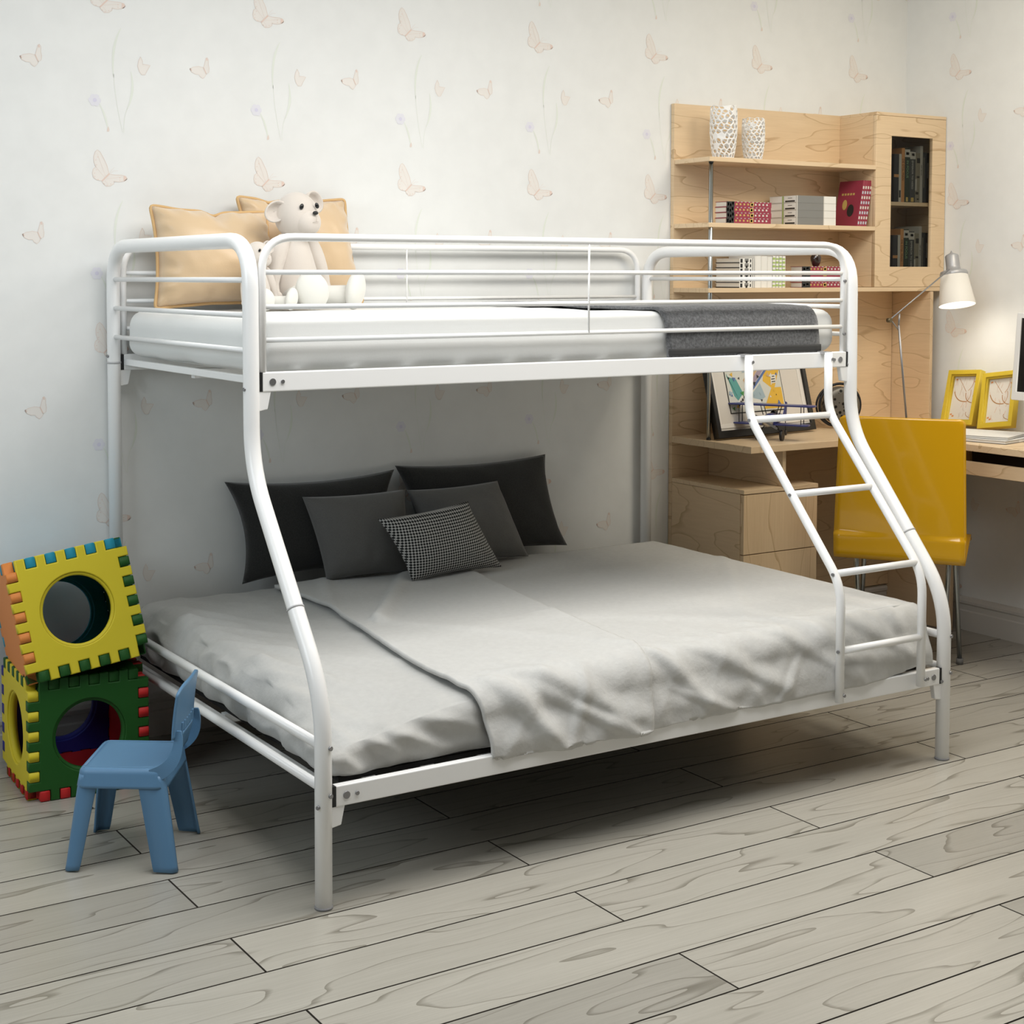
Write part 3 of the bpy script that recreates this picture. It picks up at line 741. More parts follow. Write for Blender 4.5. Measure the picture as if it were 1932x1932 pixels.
# ================================================================== PUZZLE CUBES
def foam(name, c): return mat(name, c, .62, bump=.04, bump_scale=500)
F_GRN = foam('green_foam', (.004, .080, .004)); F_YEL = foam('yellow_foam', (.66, .54, .018)); F_RED = foam('red_foam', (.52, .012, .012))
F_TEAL = foam('teal_foam', (.008, .27, .40)); F_ORG = foam('orange_foam', (.72, .24, .05)); F_BLU = foam('navy_foam', (.012, .016, .20))
def puzzle_cube(loc, rot, s, cols, label, holes=(1, 1, 1, 1, 1, 1)):
    """cols: front, back, left, right, top, bottom"""
    root = local_thing('puzzle_cube', loc, label, 'toy cube', 'interlocking toy cubes beside the bed', rot=rot)
    T = s * .088; n = 10; e = (s - 2 * T) / n; g = .0008
    def panel(O, EX, EY, EZ, par, m, hole=1):
        # par: parity per side (bottom, right, top, left); outline with tabs reaching the cube surface
        pts = []
        lo, hi = T, s - T
        sides = [((lo, lo), (1, 0), (0, -1)), ((hi, lo), (0, 1), (1, 0)), ((hi, hi), (-1, 0), (0, 1)), ((lo, hi), (0, -1), (-1, 0))]
        for k, (st, d, o) in enumerate(sides):
            p = par[k]
            for i in range(n):
                a = (st[0] + d[0] * e * i, st[1] + d[1] * e * i); c = (st[0] + d[0] * e * (i + 1), st[1] + d[1] * e * (i + 1))
                if i % 2 == p:
                    A = (a[0] + d[0] * g, a[1] + d[1] * g); C = (c[0] - d[0] * g, c[1] - d[1] * g)
                    pts += [A, (A[0] + o[0] * T, A[1] + o[1] * T), (C[0] + o[0] * T, C[1] + o[1] * T), C]
                else: pts += [a, c]
        q = [pts[0]]
        for p_ in pts[1:]:
            if math.hypot(p_[0] - q[-1][0], p_[1] - q[-1][1]) > 1e-6: q.append(p_)
        c = s / 2; r = s * .30
        M = frame4(Vector(O) + Vector(EZ) * (T / 2), EX, EY, EZ)
        # the hole has a stepped rim
        o = plate('panel', [q, circle(c, c, r)] if hole else [q], T, M, m, root, bevel=.0035)
        if not hole: return o
        rg = MB(); rg.lathe([(r - .0005, -T * .34), (r - s * .022, -T * .30), (r - s * .022, T * .30), (r - .0005, T * .34)], n=48, close=False)
        rg.v = [tuple(M @ (Vector(v) + Vector((c, c, 0)))) for v in rg.v]
        rg.build('hole_rim', m, o)
        return o
    X, Y, Z = Vector((1, 0, 0)), Vector((0, 1, 0)), Vector((0, 0, 1))
    # each shared edge: one face takes even units, the other odd (units counted in the walking direction)
    panel((0, 0, 0), X, Z, Y, (1, 1, 1, 1), cols[0], holes[0])                     # front  (y = 0)
    panel((s, s, 0), -X, Z, -Y, (1, 1, 1, 1), cols[1], holes[1])                   # back
    panel((0, s, 0), -Y, Z, X, (1, 1, 0, 1), cols[2], holes[2])                    # left
    panel((s, 0, 0), Y, Z, -X, (1, 1, 0, 1), cols[3], holes[3])                    # right
    panel((0, 0, s), X, Y, -Z, (1, 1, 1, 0), cols[4], holes[4])                    # top
    panel((0, s, 0), X, -Y, Z, (1, 0, 1, 0), cols[5], holes[5])                    # bottom
    return root
puzzle_cube((-.370, -.372, .001), (0, 0, math.radians(-3)), .325, (F_GRN, F_BLU, F_YEL, F_RED, F_GRN, F_RED), 'green and yellow interlocking foam cube standing on the floor, lower of the two', (1, 1, 1, 0, 0, 0))
puzzle_cube((-.372, -.398, .322), Euler((math.radians(-14), math.radians(-9), math.radians(-5))), .325, (F_YEL, F_TEAL, F_ORG, F_GRN, F_TEAL, F_GRN), 'yellow and orange interlocking foam cube tipped on top of the green one', (1, 1, 0, 0, 0, 0))

# ================================================================== CHILD'S BLUE CHAIR
BLUE = mat('blue_plastic', (.105, .235, .40), .42, bump=.03, bump_scale=700)
kc = local_thing('child_chair', (-.243, -.825, 0), 'small blue plastic child chair at the foot of the toy cubes', 'child chair', rot=(0, 0, math.radians(146)))
m = MB()
def seat(u, v):
    x = -.092 + .184 * u; y = (-.104 + .208 * v); z = .236 - .004 * math.sin(PI * v) * math.sin(PI * u)
    return Vector((x, y * (1 - .06 * (1 - u)), z))
m.grid(seat, 20, 20)
st = m.build('seat', BLUE, kc, solid=.006)
# apron: a skirt running round the seat with rounded shoulder and corners
m = MB()
rr2 = roundrect(-.098, -.112, .103, .112, .022, 6); NP = len(rr2)
def apron(u, v):
    k = int(round(u * NP)) % NP; p = Vector((*rr2[k], 0)); q0 = Vector((*rr2[k - 1], 0)); q1 = Vector((*rr2[(k + 1) % NP], 0)); t = (q1 - q0).normalized(); o = Vector((t.y, -t.x, 0))
    r = .012
    if v < .45: a = v / .45 * PI / 2; off = -r + r * math.sin(a); z = .2375 - r + r * math.cos(a)
    else: off = .006 * (v - .45) / .55; z = .2255 - (v - .45) / .55 * .031
    w_ = p + o * off; return Vector((w_.x, w_.y, z))
m.grid(apron, NP, 9)
m.build('apron', BLUE, kc, solid=.005)
# legs: tapered L-shaped channels splaying outwards
def kleg(sx, sy):
    top = Vector((.1015 * sx if sx > 0 else -.0965, .1105 * sy, .223)); bot = Vector((.130 * sx, .132 * sy, 0))
    q = MB(); N = 14
    prof_t = [(.0, .040), (.0, .012), (.004, .004), (.012, .0), (.046, .0)]
    prof_b = [(.0, .022), (.0, .008), (.003, .003), (.008, .0), (.032, .0)]
    if sx < 0: prof_t = [(.0, .016), (.0, .010), (.003, .003), (.012, .0), (.062, .0)]; prof_b = [(.0, .014), (.0, .008), (.003, .003), (.010, .0), (.052, .0)]
    vs = []
    for i in range(N + 1):
        t = i / N
        for pa, pb in zip(prof_t, prof_b):
            dx = pa[0] * (1 - t) + pb[0] * t; dy = pa[1] * (1 - t) + pb[1] * t
            c = top.lerp(bot, t); zz = c.z
            if i == N: zz = .003 if dx + dy < .03 else .005
            vs.append((c.x - sx * dx, c.y - sy * dy, zz))
    k = len(prof_t); q.add(vs, [(i * k + j, i * k + j + 1, (i + 1) * k + j + 1, (i + 1) * k + j) for i in range(N) for j in range(k - 1)], 0, True)
    return q.build('leg', BLUE, kc, solid=.006, fixn=True)
for sx in (1, -1):
    for sy in (1, -1): kleg(sx, sy)
# back: two swept side posts rising from the seat into a curved panel, with ribs behind
for sy in (1, -1):
    P_ = [(-.070, .108 * sy, .222), (-.100, .109 * sy, .236), (-.124, .104 * sy, .262), (-.131, .098 * sy, .296), (-.131, .094 * sy, .326)]
    pp_ = smooth_path(P_, 3); q = MB(); vs = []
    for i, p in enumerate(pp_):
        t = (pp_[min(i + 1, len(pp_) - 1)] - pp_[max(i - 1, 0)]).normalized(); up = Vector((0, 1, 0)); sd = t.cross(up).normalized(); wd = .034 - .026 * (i / len(pp_)) ** 2
        for a in (-1, 1):
            for c_ in (-1, 1): vs.append(p + sd * wd / 2 * a + up * .0035 * c_)
    fs = []
    for i in range(len(pp_) - 1):
        o = 4 * i
        for a, c_ in ((0, 1), (1, 3), (3, 2), (2, 0)): fs.append((o + a, o + c_, o + 4 + c_, o + 4 + a))
    o = 4 * (len(pp_) - 1); fs += [(0, 1, 3, 2), (o, o + 1, o + 3, o + 2)]
    q.add(vs, fs, 0, False); q.build('back_post', BLUE, kc, bevel=.0015, fixn=True)
m = MB()
def back(u, v):
    y = (-.108 + .216 * u); hgt = .122; z = .306 + hgt * v
    c_ = abs(2 * u - 1); z = .308 + (hgt - .016 * c_ ** 4) * v + .022 * c_ ** 6 * (1 - v) * 0
    x = -.124 - .012 * (v ** 1.5) + .009 * (2 * u - 1) ** 2 - .004
    return Vector((x, y, z))
m.grid(back, 26, 18); bk = m.build('backrest', BLUE, kc, solid=.006)
for i in range(6):
    y = -.055 + i * .022; q = MB()
    q.tube(smooth_path([(-.100, y, .250), (-.116, y, .268), (-.127, y, .300), (-.130, y, .335)], 2), [.002 + .0022 * min(1, k / 6) for k in range(len(smooth_path([(0,0,0)]*4, 2)))], 8)
    q.build('back_rib', BLUE, bk)
q = MB(); q.grid(lambda u, v: Vector((-.114 - .016 * v, (-.066 + .132 * u) * (1 - .22 * v * v), .254 + .056 * v)), 12, 8); q.build('lower_back', BLUE, kc, solid=.004)

# ================================================================== DESK, HUTCH, WALL CABINET
YB = YW - .002
# hutch shelving unit
hut = thing('hutch_shelving', (2.5, YB, 0), 'maple hutch: tall back panel with three shelves and a chrome corner pole', 'shelving')
m = MB(); m.box((2.112, YB - .018, .134), (3.252, YB, 2.010)); m.build('back_panel', W_H, hut, bevel=.001)
XS = 2.120
for z, x1 in ((1.806, 2.944), (1.574, 2.944), (1.342, XR - .004)):
    m = MB(); m.box((XS - .006, -.176, z - .016), (x1, YB - .018, z)); m.build('shelf', W_TOP, hut, bevel=.0012)
m = MB(); m.cyl((2.130, -.166, .8015), (2.130, -.166, 1.7895), .0078, 16); po = m.build('chrome_pole', CHROME, hut)
m = MB(); m.cyl((2.130, -.166, 1.785), (2.130, -.166, 1.7895), .0085, 16); m.cyl((2.130, -.166, .8015), (2.130, -.166, .806), .0085, 16); m.build('pole_collar', BLACKP, po)
# wall cabinet in the corner
wc = thing('wall_cabinet', (3.14, -.07, 1.343), 'maple corner wall cabinet with a tall glazed door full of dark books', 'cabinet')
x0, x1, yf, z0, z1 = 2.946, XR - .003, -.174, 1.343, 2.010
m = MB(); m.box((x0, yf + .018, z0), (x0 + .016, YB - .018, z1 - .012)); m.build('side_panel', W_H, wc, bevel=.001)
m = MB(); m.box((x1 - .016, yf + .018, z0), (x1, YB - .018, z1 - .012)); m.build('side_panel', W_H, wc, bevel=.001)
m = MB(); m.box((x0, yf, z1 - .012), (x1, YB - .018, z1)); m.build('top_panel', W_TOP, wc, bevel=.001)
m = MB(); m.box((x0 + .016, yf + .018, z0), (x1 - .016, YB - .018, z0 + .014)); m.build('bottom_panel', W_TOP, wc)
m = MB(); m.box((x0 + .016, YB - .028, z0 + .014), (x1 - .016, YB - .018, z1 - .012)); m.build('rear_panel', W_H, wc)
m = MB(); m.box((x0 + .016, yf + .020, 1.658), (x1 - .016, YB - .028, 1.672)); m.build('shelf', W_TOP, wc)
wx0, wx1, wz0, wz1 = 3.029, 3.256, 1.421, 1.922
d = plate('door_frame', [[(x0, z0), (x1, z0), (x1, z1 - .013), (x0, z1 - .013)], [(wx0, wz0), (wx1, wz0), (wx1, wz1), (wx0, wz1)]], .017, frame4((0, yf + .009, 0), (1, 0, 0), (0, 0, 1), (0, -1, 0)), W_H, wc, bevel=.0012)
GL = bpy.data.materials.new('cabinet_glass'); GL.use_nodes = True; nt = GL.node_tree; nt.nodes.clear()
o_ = nt.nodes.new('ShaderNodeOutputMaterial'); mxs = nt.nodes.new('ShaderNodeMixShader'); tr = nt.nodes.new('ShaderNodeBsdfTransparent'); gs = nt.nodes.new('ShaderNodeBsdfGlossy')
tr.inputs[0].default_value = (.74, .745, .73, 1); gs.inputs['Roughness'].default_value = .03; mxs.inputs[0].default_value = .012
nt.links.new(tr.outputs[0], mxs.inputs[1]); nt.links.new(gs.outputs[0], mxs.inputs[2]); nt.links.new(mxs.outputs[0], o_.inputs[0])
m = MB(); m.box((wx0 - .003, yf + .012, wz0 - .003), (wx1 + .003, yf + .015, wz1 + .003)); m.build('glass_pane', GL, d)

# corner desk
dk = thing('corner_desk', (2.7, -.2, 0), 'L-shaped maple corner desk with a keyboard tray under its right wing', 'desk')
m = MB(); m.prism([(2.112, YB - .019), (2.112, -.405), (2.822, -.405), (2.822, -1.32), (XR - .003, -1.32), (XR - .003, YB - .019)], 'z', .776, .800); m.build('tabletop', W_TOP, dk, bevel=.0015, fixn=True)
m = MB(); m.box((2.288, -.375, .6465), (2.304, YB - .019, .775)); m.build('support_panel', W_H, dk, bevel=.001)
m = MB(); m.box((3.254, -.178, .801), (3.270, YB - .001, 1.324)); m.build('side_panel', W_Y, dk, bevel=.001)
m = MB(); m.box((3.254, -.30, .002), (3.270, YB - .001, .775)); m.build('side_panel', W_Y, dk, bevel=.001)
m = MB(); m.box((2.832, -1.30, .692), (2.850, -.66, .738)); tray = m.build('tray_front', W_Y, dk, bevel=.001)
m = MB(); m.box((2.850, -1.30, .692), (3.24, -.66, .706)); m.build('tray_base', W_TOP, tray)
m = MB(); m.box((2.90, -.655, .692), (3.24, -.642, .775)); m.build('tray_side', W_Y, dk)
m = MB(); m.box((2.93, -1.29, .7065), (2.94, -.657, .775)); m.build('tray_shade_board', mat('painted_recess_shade', (.02, .014, .010), .8), dk)  # near-black board added so the gap above the tray looks deep in shade
m = MB(); m.box((2.86, -1.31, .002), (3.30, -1.292, .775)); m.build('end_panel', W_V, dk)
# drawer cabinet under the desk
bx = thing('desk_pedestal', (2.29, -.17, 0), 'maple pedestal cabinet under the left end of the desk, behind the bed', 'cabinet')
m = MB(); m.box((2.112, -.352, .002), (2.128, YB - .019, .630)); m.build('side_panel', W_Y, bx, bevel=.001)
m = MB(); m.box((2.448, -.352, .002), (2.464, YB - .019, .630)); m.build('side_panel', W_Y, bx, bevel=.001)
m = MB(); m.box((2.112, -.372, .631), (2.464, YB - .019, .646)); m.build('top_panel', W_TOP, bx, bevel=.001)
m = MB(); m.box((2.114, -.370, .42), (2.462, -.353, .628)); m.build('drawer_front', W_V, bx, bevel=.001)
m = MB(); m.box((2.114, -.370, .04), (2.462, -.353, .417)); m.build('door', W_V, bx, bevel=.001)

# ------------------------------------------------------------------ vases
VASE = mat('white_ceramic', (.84, .84, .83), .35)
def lace_vase(loc, h, rmax, label, seed):
    rn_ = random.Random(seed); nu, nv = 14, 11
    prof = lambda t: rmax * (.64 + .36 * math.sin(PI * min(1, .12 + t * .62)) ** 1.1 if t < .7 else .64 + .36 * math.sin(PI * (.554 + (t - .7) * .30)) ** 1.1)
    b = bmesh.new(); pts = {}
    # hexagonal web: two vertices per cell, jittered
    def V(i, j):
        k = (i % (2 * nu), j)
        if k not in pts:
            a = (i + (.33 if (i + j) % 2 else -.33) * .0) * PI / nu; zz = (j + ((-.2 if (i + j) % 2 else .2) if 0 < j < nv else 0)) / nv
            a += rn_.uniform(-.42, .42) * PI / nu; zz += rn_.uniform(-.26, .26) / nv if 0 < j else 0
            zz = max(0, zz); r = prof(min(1, zz)); pts[k] = b.verts.new((r * math.cos(a), r * math.sin(a), zz * h))
        return pts[k]
    faces = []
    for j in range(nv):
        for i in range(2 * nu):
            if (i + j) % 2 == 0:
                q = [V(i, j), V(i + 1, j), V(i + 2, j), V(i + 2, j + 1), V(i + 1, j + 1), V(i, j + 1)]
                faces.append(b.faces.new(q))
    inner = []
    for f in faces:
        r = bmesh.ops.inset_individual(b, faces=[f], thickness=rn_.uniform(.0016, .0036), depth=0)
        if rn_.random() < .92: inner.append(f)
    bmesh.ops.delete(b, geom=inner, context='FACES')
    me = bpy.data.meshes.new('vase'); b.to_mesh(me); b.free()
    for p in me.polygons: p.use_smooth = True
    me.materials.append(VASE); o = bpy.data.objects.new('vase', me); COL.objects.link(o); o.location = loc
    md = o.modifiers.new('s', 'SOLIDIFY'); md.thickness = .0045; md = o.modifiers.new('u', 'SUBSURF'); md.levels = 1; md.render_levels = 2
    bt = MB(); bt.cyl((0, 0, 0.0005), (0, 0, .005), prof(0) * .98, 24); bt.build('vase_base', VASE, o)
    return tag(o, label, 'vase', 'pierced white vases on the top shelf')
lace_vase((2.258, -.085, 1.8085), .190, .0505, 'taller pierced white vase on the top shelf', 3)
lace_vase((2.402, -.085, 1.8085), .152, .043, 'shorter pierced white vase on the top shelf', 5)

# ------------------------------------------------------------------ books
PAGE = mat('book_pages', (.72, .69, .62), .9)
def bk_mat(n, c, r=.5): return mat(n, c, r)
def book(name, a, c, cover, label, group, pages='z', bands=None, M=None, cat='book'):
    """closed book: cover block wrapped round a page block; spine on the -y side. a,c = box corners in world (or local with M)"""
    t = .0015
    root = thing(name, ((a[0] + c[0]) / 2, (a[1] + c[1]) / 2, a[2]) if M is None else (0, 0, 0), label, cat, group)
    o = MB()
    x0, y0, z0 = a; x1, y1, z1 = c
    if pages == 'flat':       # lying flat: covers top and bottom, spine at front
        o.box((x0, y0, z0), (x1, y1, z0 + t)); o.box((x0, y0, z1 - t), (x1, y1, z1)); o.box((x0, y0, z0 + t), (x1, y0 + t, z1 - t))
        pg = ((x0 + .002, y0 + t, z0 + t), (x1 - .002, y1 - .003, z1 - t))
    else:                     # standing: covers left and right
        o.box((x0, y0, z0), (x0 + t, y1, z1)); o.box((x1 - t, y0, z0), (x1, y1, z1)); o.box((x0 + t, y0, z0), (x1 - t, y0 + t, z1))
        pg = ((x0 + t, y0 + t, z0 + .002), (x1 - t, y1 - .003, z1 - .002))
    p = MB(); p.box(*pg)
    def fin(mb, n, m_, par):
        if M is not None: mb.v = [tuple(M @ Vector(v)) for v in mb.v]
        return mb.build(n, m_, par)
    co = fin(o, 'cover', cover, root); fin(p, 'pages', PAGE, root)
    for (u0, u1, v0, v1, bm) in (bands or []):
        q = MB(); e = .0004
        q.box((x0 + (x1 - x0) * u0, y0 - e, z0 + (z1 - z0) * v0), (x0 + (x1 - x0) * u1, y0 + t * .5, z0 + (z1 - z0) * v1))
        fin(q, 'spine_band', bm, co)
    return root
MAROON = bk_mat('maroon_cover', (.30, .035, .065)); GOLD = bk_mat('ochre_print', (.55, .40, .12)); BLK = bk_mat('black_print', (.02, .02, .02))
GREYC = bk_mat('grey_cloth_cover', (.22, .22, .21)); OFFW = bk_mat('off_white_cover', (.66, .63, .58)); WHT = bk_mat('white_cover', (.80, .79, .75)); GRN = bk_mat('green_print', (.38, .52, .14))
LBL = bk_mat('pale_blue_print', (.50, .55, .62))
# four maroon books lying flat on the middle shelf
mbands = [(.0, .17, .0, 1, BLK), (.02, .05, .2, .8, WHT), (.07, .10, .1, .6, GOLD), (.12, .15, .4, .95, WHT)]
for k in range(9):
    u = .20 + k * .085
    mbands += [(u, u + .035, .35, .68, GOLD if k < 4 else OFFW), (u + .03, u + .06, .88, 1, LBL if k % 2 else OFFW)]
mbands += [(.52, .60, .15, .85, GOLD), (.54, .58, .3, .7, MAROON)]
for i in range(4):
    pos = ['lowest', 'second from the bottom', 'third from the bottom', 'topmost'][i]
    book('book', (2.217 + .002 * (i % 2), -.150, 1.5745 + i * .0196), (2.432 + .002 * (i % 2), -.088, 1.5745 + i * .0196 + .0192), MAROON, 'maroon paperback lying flat on the middle shelf, ' + pos, 'maroon books piled on the middle shelf', 'flat', mbands)
for i in range(4):
    z = 1.5745 + i * .0272; pos = ['lowest', 'second from the bottom', 'third from the bottom', 'topmost'][i]
    r_ = book('book', (2.560, -.150, z), (2.760, -.006, z + .0268), OFFW, 'grey and white hardback lying flat beside slanting maroon books, ' + pos, 'grey and white hardbacks on the middle shelf', 'flat',
         [(.02, .68, 0, 1, GREYC), (.70, 1, .02, .98, WHT)])
    q = MB()
    q.box((2.5596, -.146, z + .003), (2.5602, -.084, z + .0255), 0); q.box((2.5592, -.140, z + .004), (2.5602, -.090, z + .0095), 1); q.box((2.5592, -.126, z + .017), (2.5602, -.104, z + .0195), 3); q.box((2.5596, -.080, z), (2.5602, -.075, z + .0262), 2); q.box((2.5596, -.072, z + .003), (2.5602, -.008, z + .0250), 0)
    q.build('edge_print', [WHT, BLK, GRN, GREYC], r_)
# leaning maroon books
for i in range(4):
    M = Matrix.Translation((2.872 + i * .0128, 0, 1.5745 + .0001)) @ Matrix.Rotation(math.radians(10.5), 4, 'Y')
    bd = [(.2, .8, .05 + k * .11, .11 + k * .11, OFFW if k % 2 else LBL) for k in range(8)]
    r = book('book', (0, -.150, .0), (.012, -.030, .178), MAROON, 'maroon paperback slanting against the cabinet side, %s' % ['leftmost with its cover showing', 'second from the left', 'third from the left', 'rightmost'][i], 'slanting maroon paperbacks', 'up', bd, M=M)
    if i == 0:
        cov = MB()
        for cy, cz, ry, rz_, mi in ((-.105, .062, .017, .024, 0), (-.072, .085, .012, .020, 1)):
            for k in range(1):
                n = 20; vs = [M @ Vector((-.0006, cy + ry * math.cos(2 * PI * q / n), cz + rz_ * math.sin(2 * PI * q / n))) for q in range(n)]
                cov.add(vs, [tuple(range(n))], mi)
        for k in range(5): cov.box((-.0006, -.115 + k * .014, .122), (.0002, -.106 + k * .014, .130), 1, M)
        cov.build('cover_print', [BLK, GOLD], r.children[0])
# lower open shelf
ZS = 1.3425
for i in range(6):
    z = ZS + i * .0178; pos = ['lowest', 'second from the bottom', 'third from the bottom', 'fourth from the bottom', 'second from the top', 'topmost'][i]
    r_ = book('book', (2.283, -.150, z), (2.352, -.020, z + .0174), WHT, 'white flat book on the lower shelf by the pole, ' + pos, 'white books piled on the lower shelf', 'flat',
         [(.05, .2, .1, .9, BLK), (.35, .62, .3, .95, GREYC), (.42, .55, .0, .5, BLK), (.72, .8, .2, .8, BLK), (.88, .93, 0, 1, GREYC)])
    q = MB(); q.box((2.2826, -.149, z), (2.2832, -.022, z + .0035)); q.build('black_edge', BLK, r_)
x = 2.356
for i, wd in enumerate((.028, .030, .026)):
    book('book', (x, -.150, ZS), (x + wd, -.01, ZS + .118 - .003 * i), WHT, 'plain white upright book on the lower shelf, %s beside the flat white pile' % ['first', 'second', 'third'][i], 'white upright books on the lower shelf', 'up', [(.1, .16, 0, 1, OFFW)]); x += wd + .0006
for i, wd in enumerate((.016, .015, .016, .016)):
    bd = [(.1, .9, .04 + k * .12, .09 + k * .12 + .02 * ((k + i) % 2), GRN) for k in range(8)] + [(.0, .1, 0, 1, GREYC)]
    book('book', (x, -.150, ZS), (x + wd, -.01, ZS + .116), WHT, 'green patterned upright book on the lower shelf, %s' % ['leftmost', 'second from left', 'third from left', 'rightmost'][i], 'green patterned upright books', 'up', bd); x += wd + .0005
for i in range(4):
    z = ZS + i * .0197; pos = ['lowest', 'second from the bottom', 'third from the bottom', 'topmost, under the dark vase'][i]
    book('book', (2.591, -.150, z), (2.800, -.088, z + .0192), MAROON, 'maroon flat paperback on the lower shelf, ' + pos, 'maroon books piled on the lower shelf', 'flat', [(0, .2, 0, 1, BLK), (.03, .07, .3, .7, GOLD), (.10, .16, .5, .8, GREYC)] + mbands[4:])
ZV = ZS + 4 * .0197
m = MB(); m.lathe([(.008, 0), (.013, .004), (.0195, .022), (.020, .034), (.013, .048), (.009, .055), (.014, .062), (.012, .062), (.007, .055)], n=20); v_ = m.build('vase', mat('dark_glass_vase', (.03, .018, .014), .12, coat=.6)); v_.location = (2.690, -.120, ZV)
tag(v_, 'tiny dark glossy vase standing on the maroon books of the lower shelf', 'vase')
# books behind the cabinet door: the same set on both shelves
DKB = bk_mat('near_black_cover', (.018, .018, .024)); DKG = bk_mat('dark_green_cover', (.018, .034, .024)); ORG = bk_mat('orange_cover', (.52, .25, .09)); DGR = bk_mat('charcoal_cover', (.05, .055, .06)); TAUP = bk_mat('taupe_cover', (.24, .22, .17)); SILV = bk_mat('silver_cover', (.48, .47, .43)); GLET = bk_mat('green_lettering', (.22, .36, .20)); BRN = bk_mat('brown_lettering', (.12, .04, .015))
def text(s, size, M, m, parent, name='title'):
    cu = bpy.data.curves.new(name, 'FONT'); cu.body = s; cu.size = size; cu.align_x = 'LEFT'; cu.extrude = .0002
    ob = bpy.data.objects.new(name, cu); COL.objects.link(ob); dg = bpy.context.evaluated_depsgraph_get(); dg.update()
    me = bpy.data.meshes.new_from_object(ob.evaluated_get(dg), depsgraph=dg); bpy.data.objects.remove(ob); bpy.data.curves.remove(cu)
    me.transform(M); me.materials.clear(); me.materials.append(m); o = bpy.data.objects.new(name, me); COL.objects.link(o)
    o.parent = parent; o.matrix_parent_inverse = Matrix.Identity(4); o.location = -Vector(parent.get('wloc', (0, 0, 0))); return o
SPEC = [(.0265, .188, DKB, 'near-black', [(0, 1, .52, .58, ORG)]), (.0135, .189, SILV, 'thin pale grey', [(.1, .8, .1, .25, BLK)]), (.0175, .213, ORG, 'orange', []),
        (.0285, .212, DKG, 'dark green', [(0, 1, .84, .98, SILV), (.2, .8, .88, .93, BLK), (.3, .7, .02, .10, GOLD)]), (.0305, .204, DGR, 'charcoal', [(0, 1, .84, .98, SILV), (.3, .8, .90, .95, BLK), (.25, .75, .02, .10, GOLD)]),
        (.0255, .196, TAUP, 'taupe with black triangles', [(.3, 1, .80, .90, BLK), (.3, .9, .50, .54, BLK), (.1, .7, .17, .22, BLK), (.4, .8, .06, .09, BLK), (0, .3, .25, .48, SILV)]),
        (.0150, .225, SILV, 'tall silver-grey', []), (.0205, .200, DGR, 'slate', [(.2, .4, .3, .9, TAUP)]), (.0170, .199, DKB, 'black', [(.3, .6, .5, .8, GREYC)]), (.0165, .199, DKB, 'slim black', [(.4, .6, .1, .9, GREYC)])]
for sh, zb, k in (('upper', 1.6725, 1.), ('lower', 1.3575, 1.)):
    x = 3.097
    for i, (wd, ht, cm, nm, bd) in enumerate(SPEC):
        z_ = zb
        r = book('book', (x, -.125, z_), (x + wd, .0, z_ + ht * .995), cm, '%s upright book on the %s shelf behind the cabinet glass' % (nm, sh), 'books on the %s cabinet shelf' % sh, 'up', bd)
        cv = r.children[0]
        def sp(sx, zt): return frame4((x + wd * sx, -.1256, z_ + zt), (0, 0, -1), (1, 0, 0), (0, -1, 0))
        if nm == 'dark green': text('IN FOCUS', .0155, sp(.35, .165), GLET, cv)
        if nm == 'charcoal': text('EMPEROR TO HERO', .0125, sp(.32, .165), SILV, cv)
        if nm == 'orange': text('DE STIJL MAN', .0140, sp(.2, .170), BRN, cv)
        if nm == 'tall silver-grey': text('ART BOOK', .0085, sp(.3, .150), BLK, cv)
        x += wd + .0006

# ------------------------------------------------------------------ framed picture, model plane, pierced ornament
pf = local_thing('picture_frame', (2.142, -.195, .806), 'black framed comic-style print with white mount leaning at the back of the desk', 'picture', rot=Euler((math.radians(-14), 0, math.radians(7)), 'XYZ'))
FW, FH = .545, .40
FB = mat('black_frame', (.010, .009, .008), .35)
plate('frame', [[(0, 0), (FW, 0), (FW, FH), (0, FH)], [(.020, .026), (FW - .020, .026), (FW - .020, FH - .02), (.020, FH - .02)]], .026, frame4((0, 0, 0), (1, 0, 0), (0, 0, 1), (0, -1, 0)), FB, pf, bevel=.0015)
MNT = mat('white_mount_card', (.66, .62, .56), .8)
m = MB(); m.box((.018, -.003, .024), (FW - .018, .008, FH - .018)); mo = m.build('mount', MNT, pf)
q = MB(); q.box((.026, -.0055, .034), (FW - .026, -.003, .050)); q.box((.026, -.0055, FH - .034), (FW - .026, -.003, FH - .027)); q.box((.026, -.0055, .050), (.036, -.003, FH - .034)); q.box((FW - .044, -.0055, .050), (FW - .026, -.003, FH - .034)); q.build('inner_slip', mat('cream_slip', (.74, .71, .66), .7), mo, bevel=.001)
ax0, az0, ax1, az1 = .098, .088, .400, .330
art = MB(); amats = [mat('art_ground', (.62, .62, .55), .6), FB, mat('art_yellow', (.72, .43, .04), .6), mat('art_teal', (.10, .33, .30), .6), mat('art_blue', (.09, .15, .34), .6), mat('art_green', (.06, .26, .06), .6), mat('art_sand', (.55, .38, .22), .6), mat('art_white', (.70, .68, .62), .6), mat('art_sky', (.34, .44, .48), .6), mat('art_mauve', (.34, .27, .33), .6)]
art.box((ax0 - .004, -.0042, az0 - .004), (ax1 + .004, -.003, az1 + .004), 1); art.box((ax0, -.0048, az0), (ax1, -.0040, az1), 0)
def apoly(pts, mi, l):
    vs = [(ax0 + (ax1 - ax0) * u, -.0048 - .0002 * l, az0 + (az1 - az0) * v) for u, v in pts]; art.add(vs, [tuple(range(len(vs)))[::-1]], mi)
apoly([(.02, .55), (.18, .50), (.26, .30), (.20, .12), (.10, .25), (.02, .60)], 3, 1)
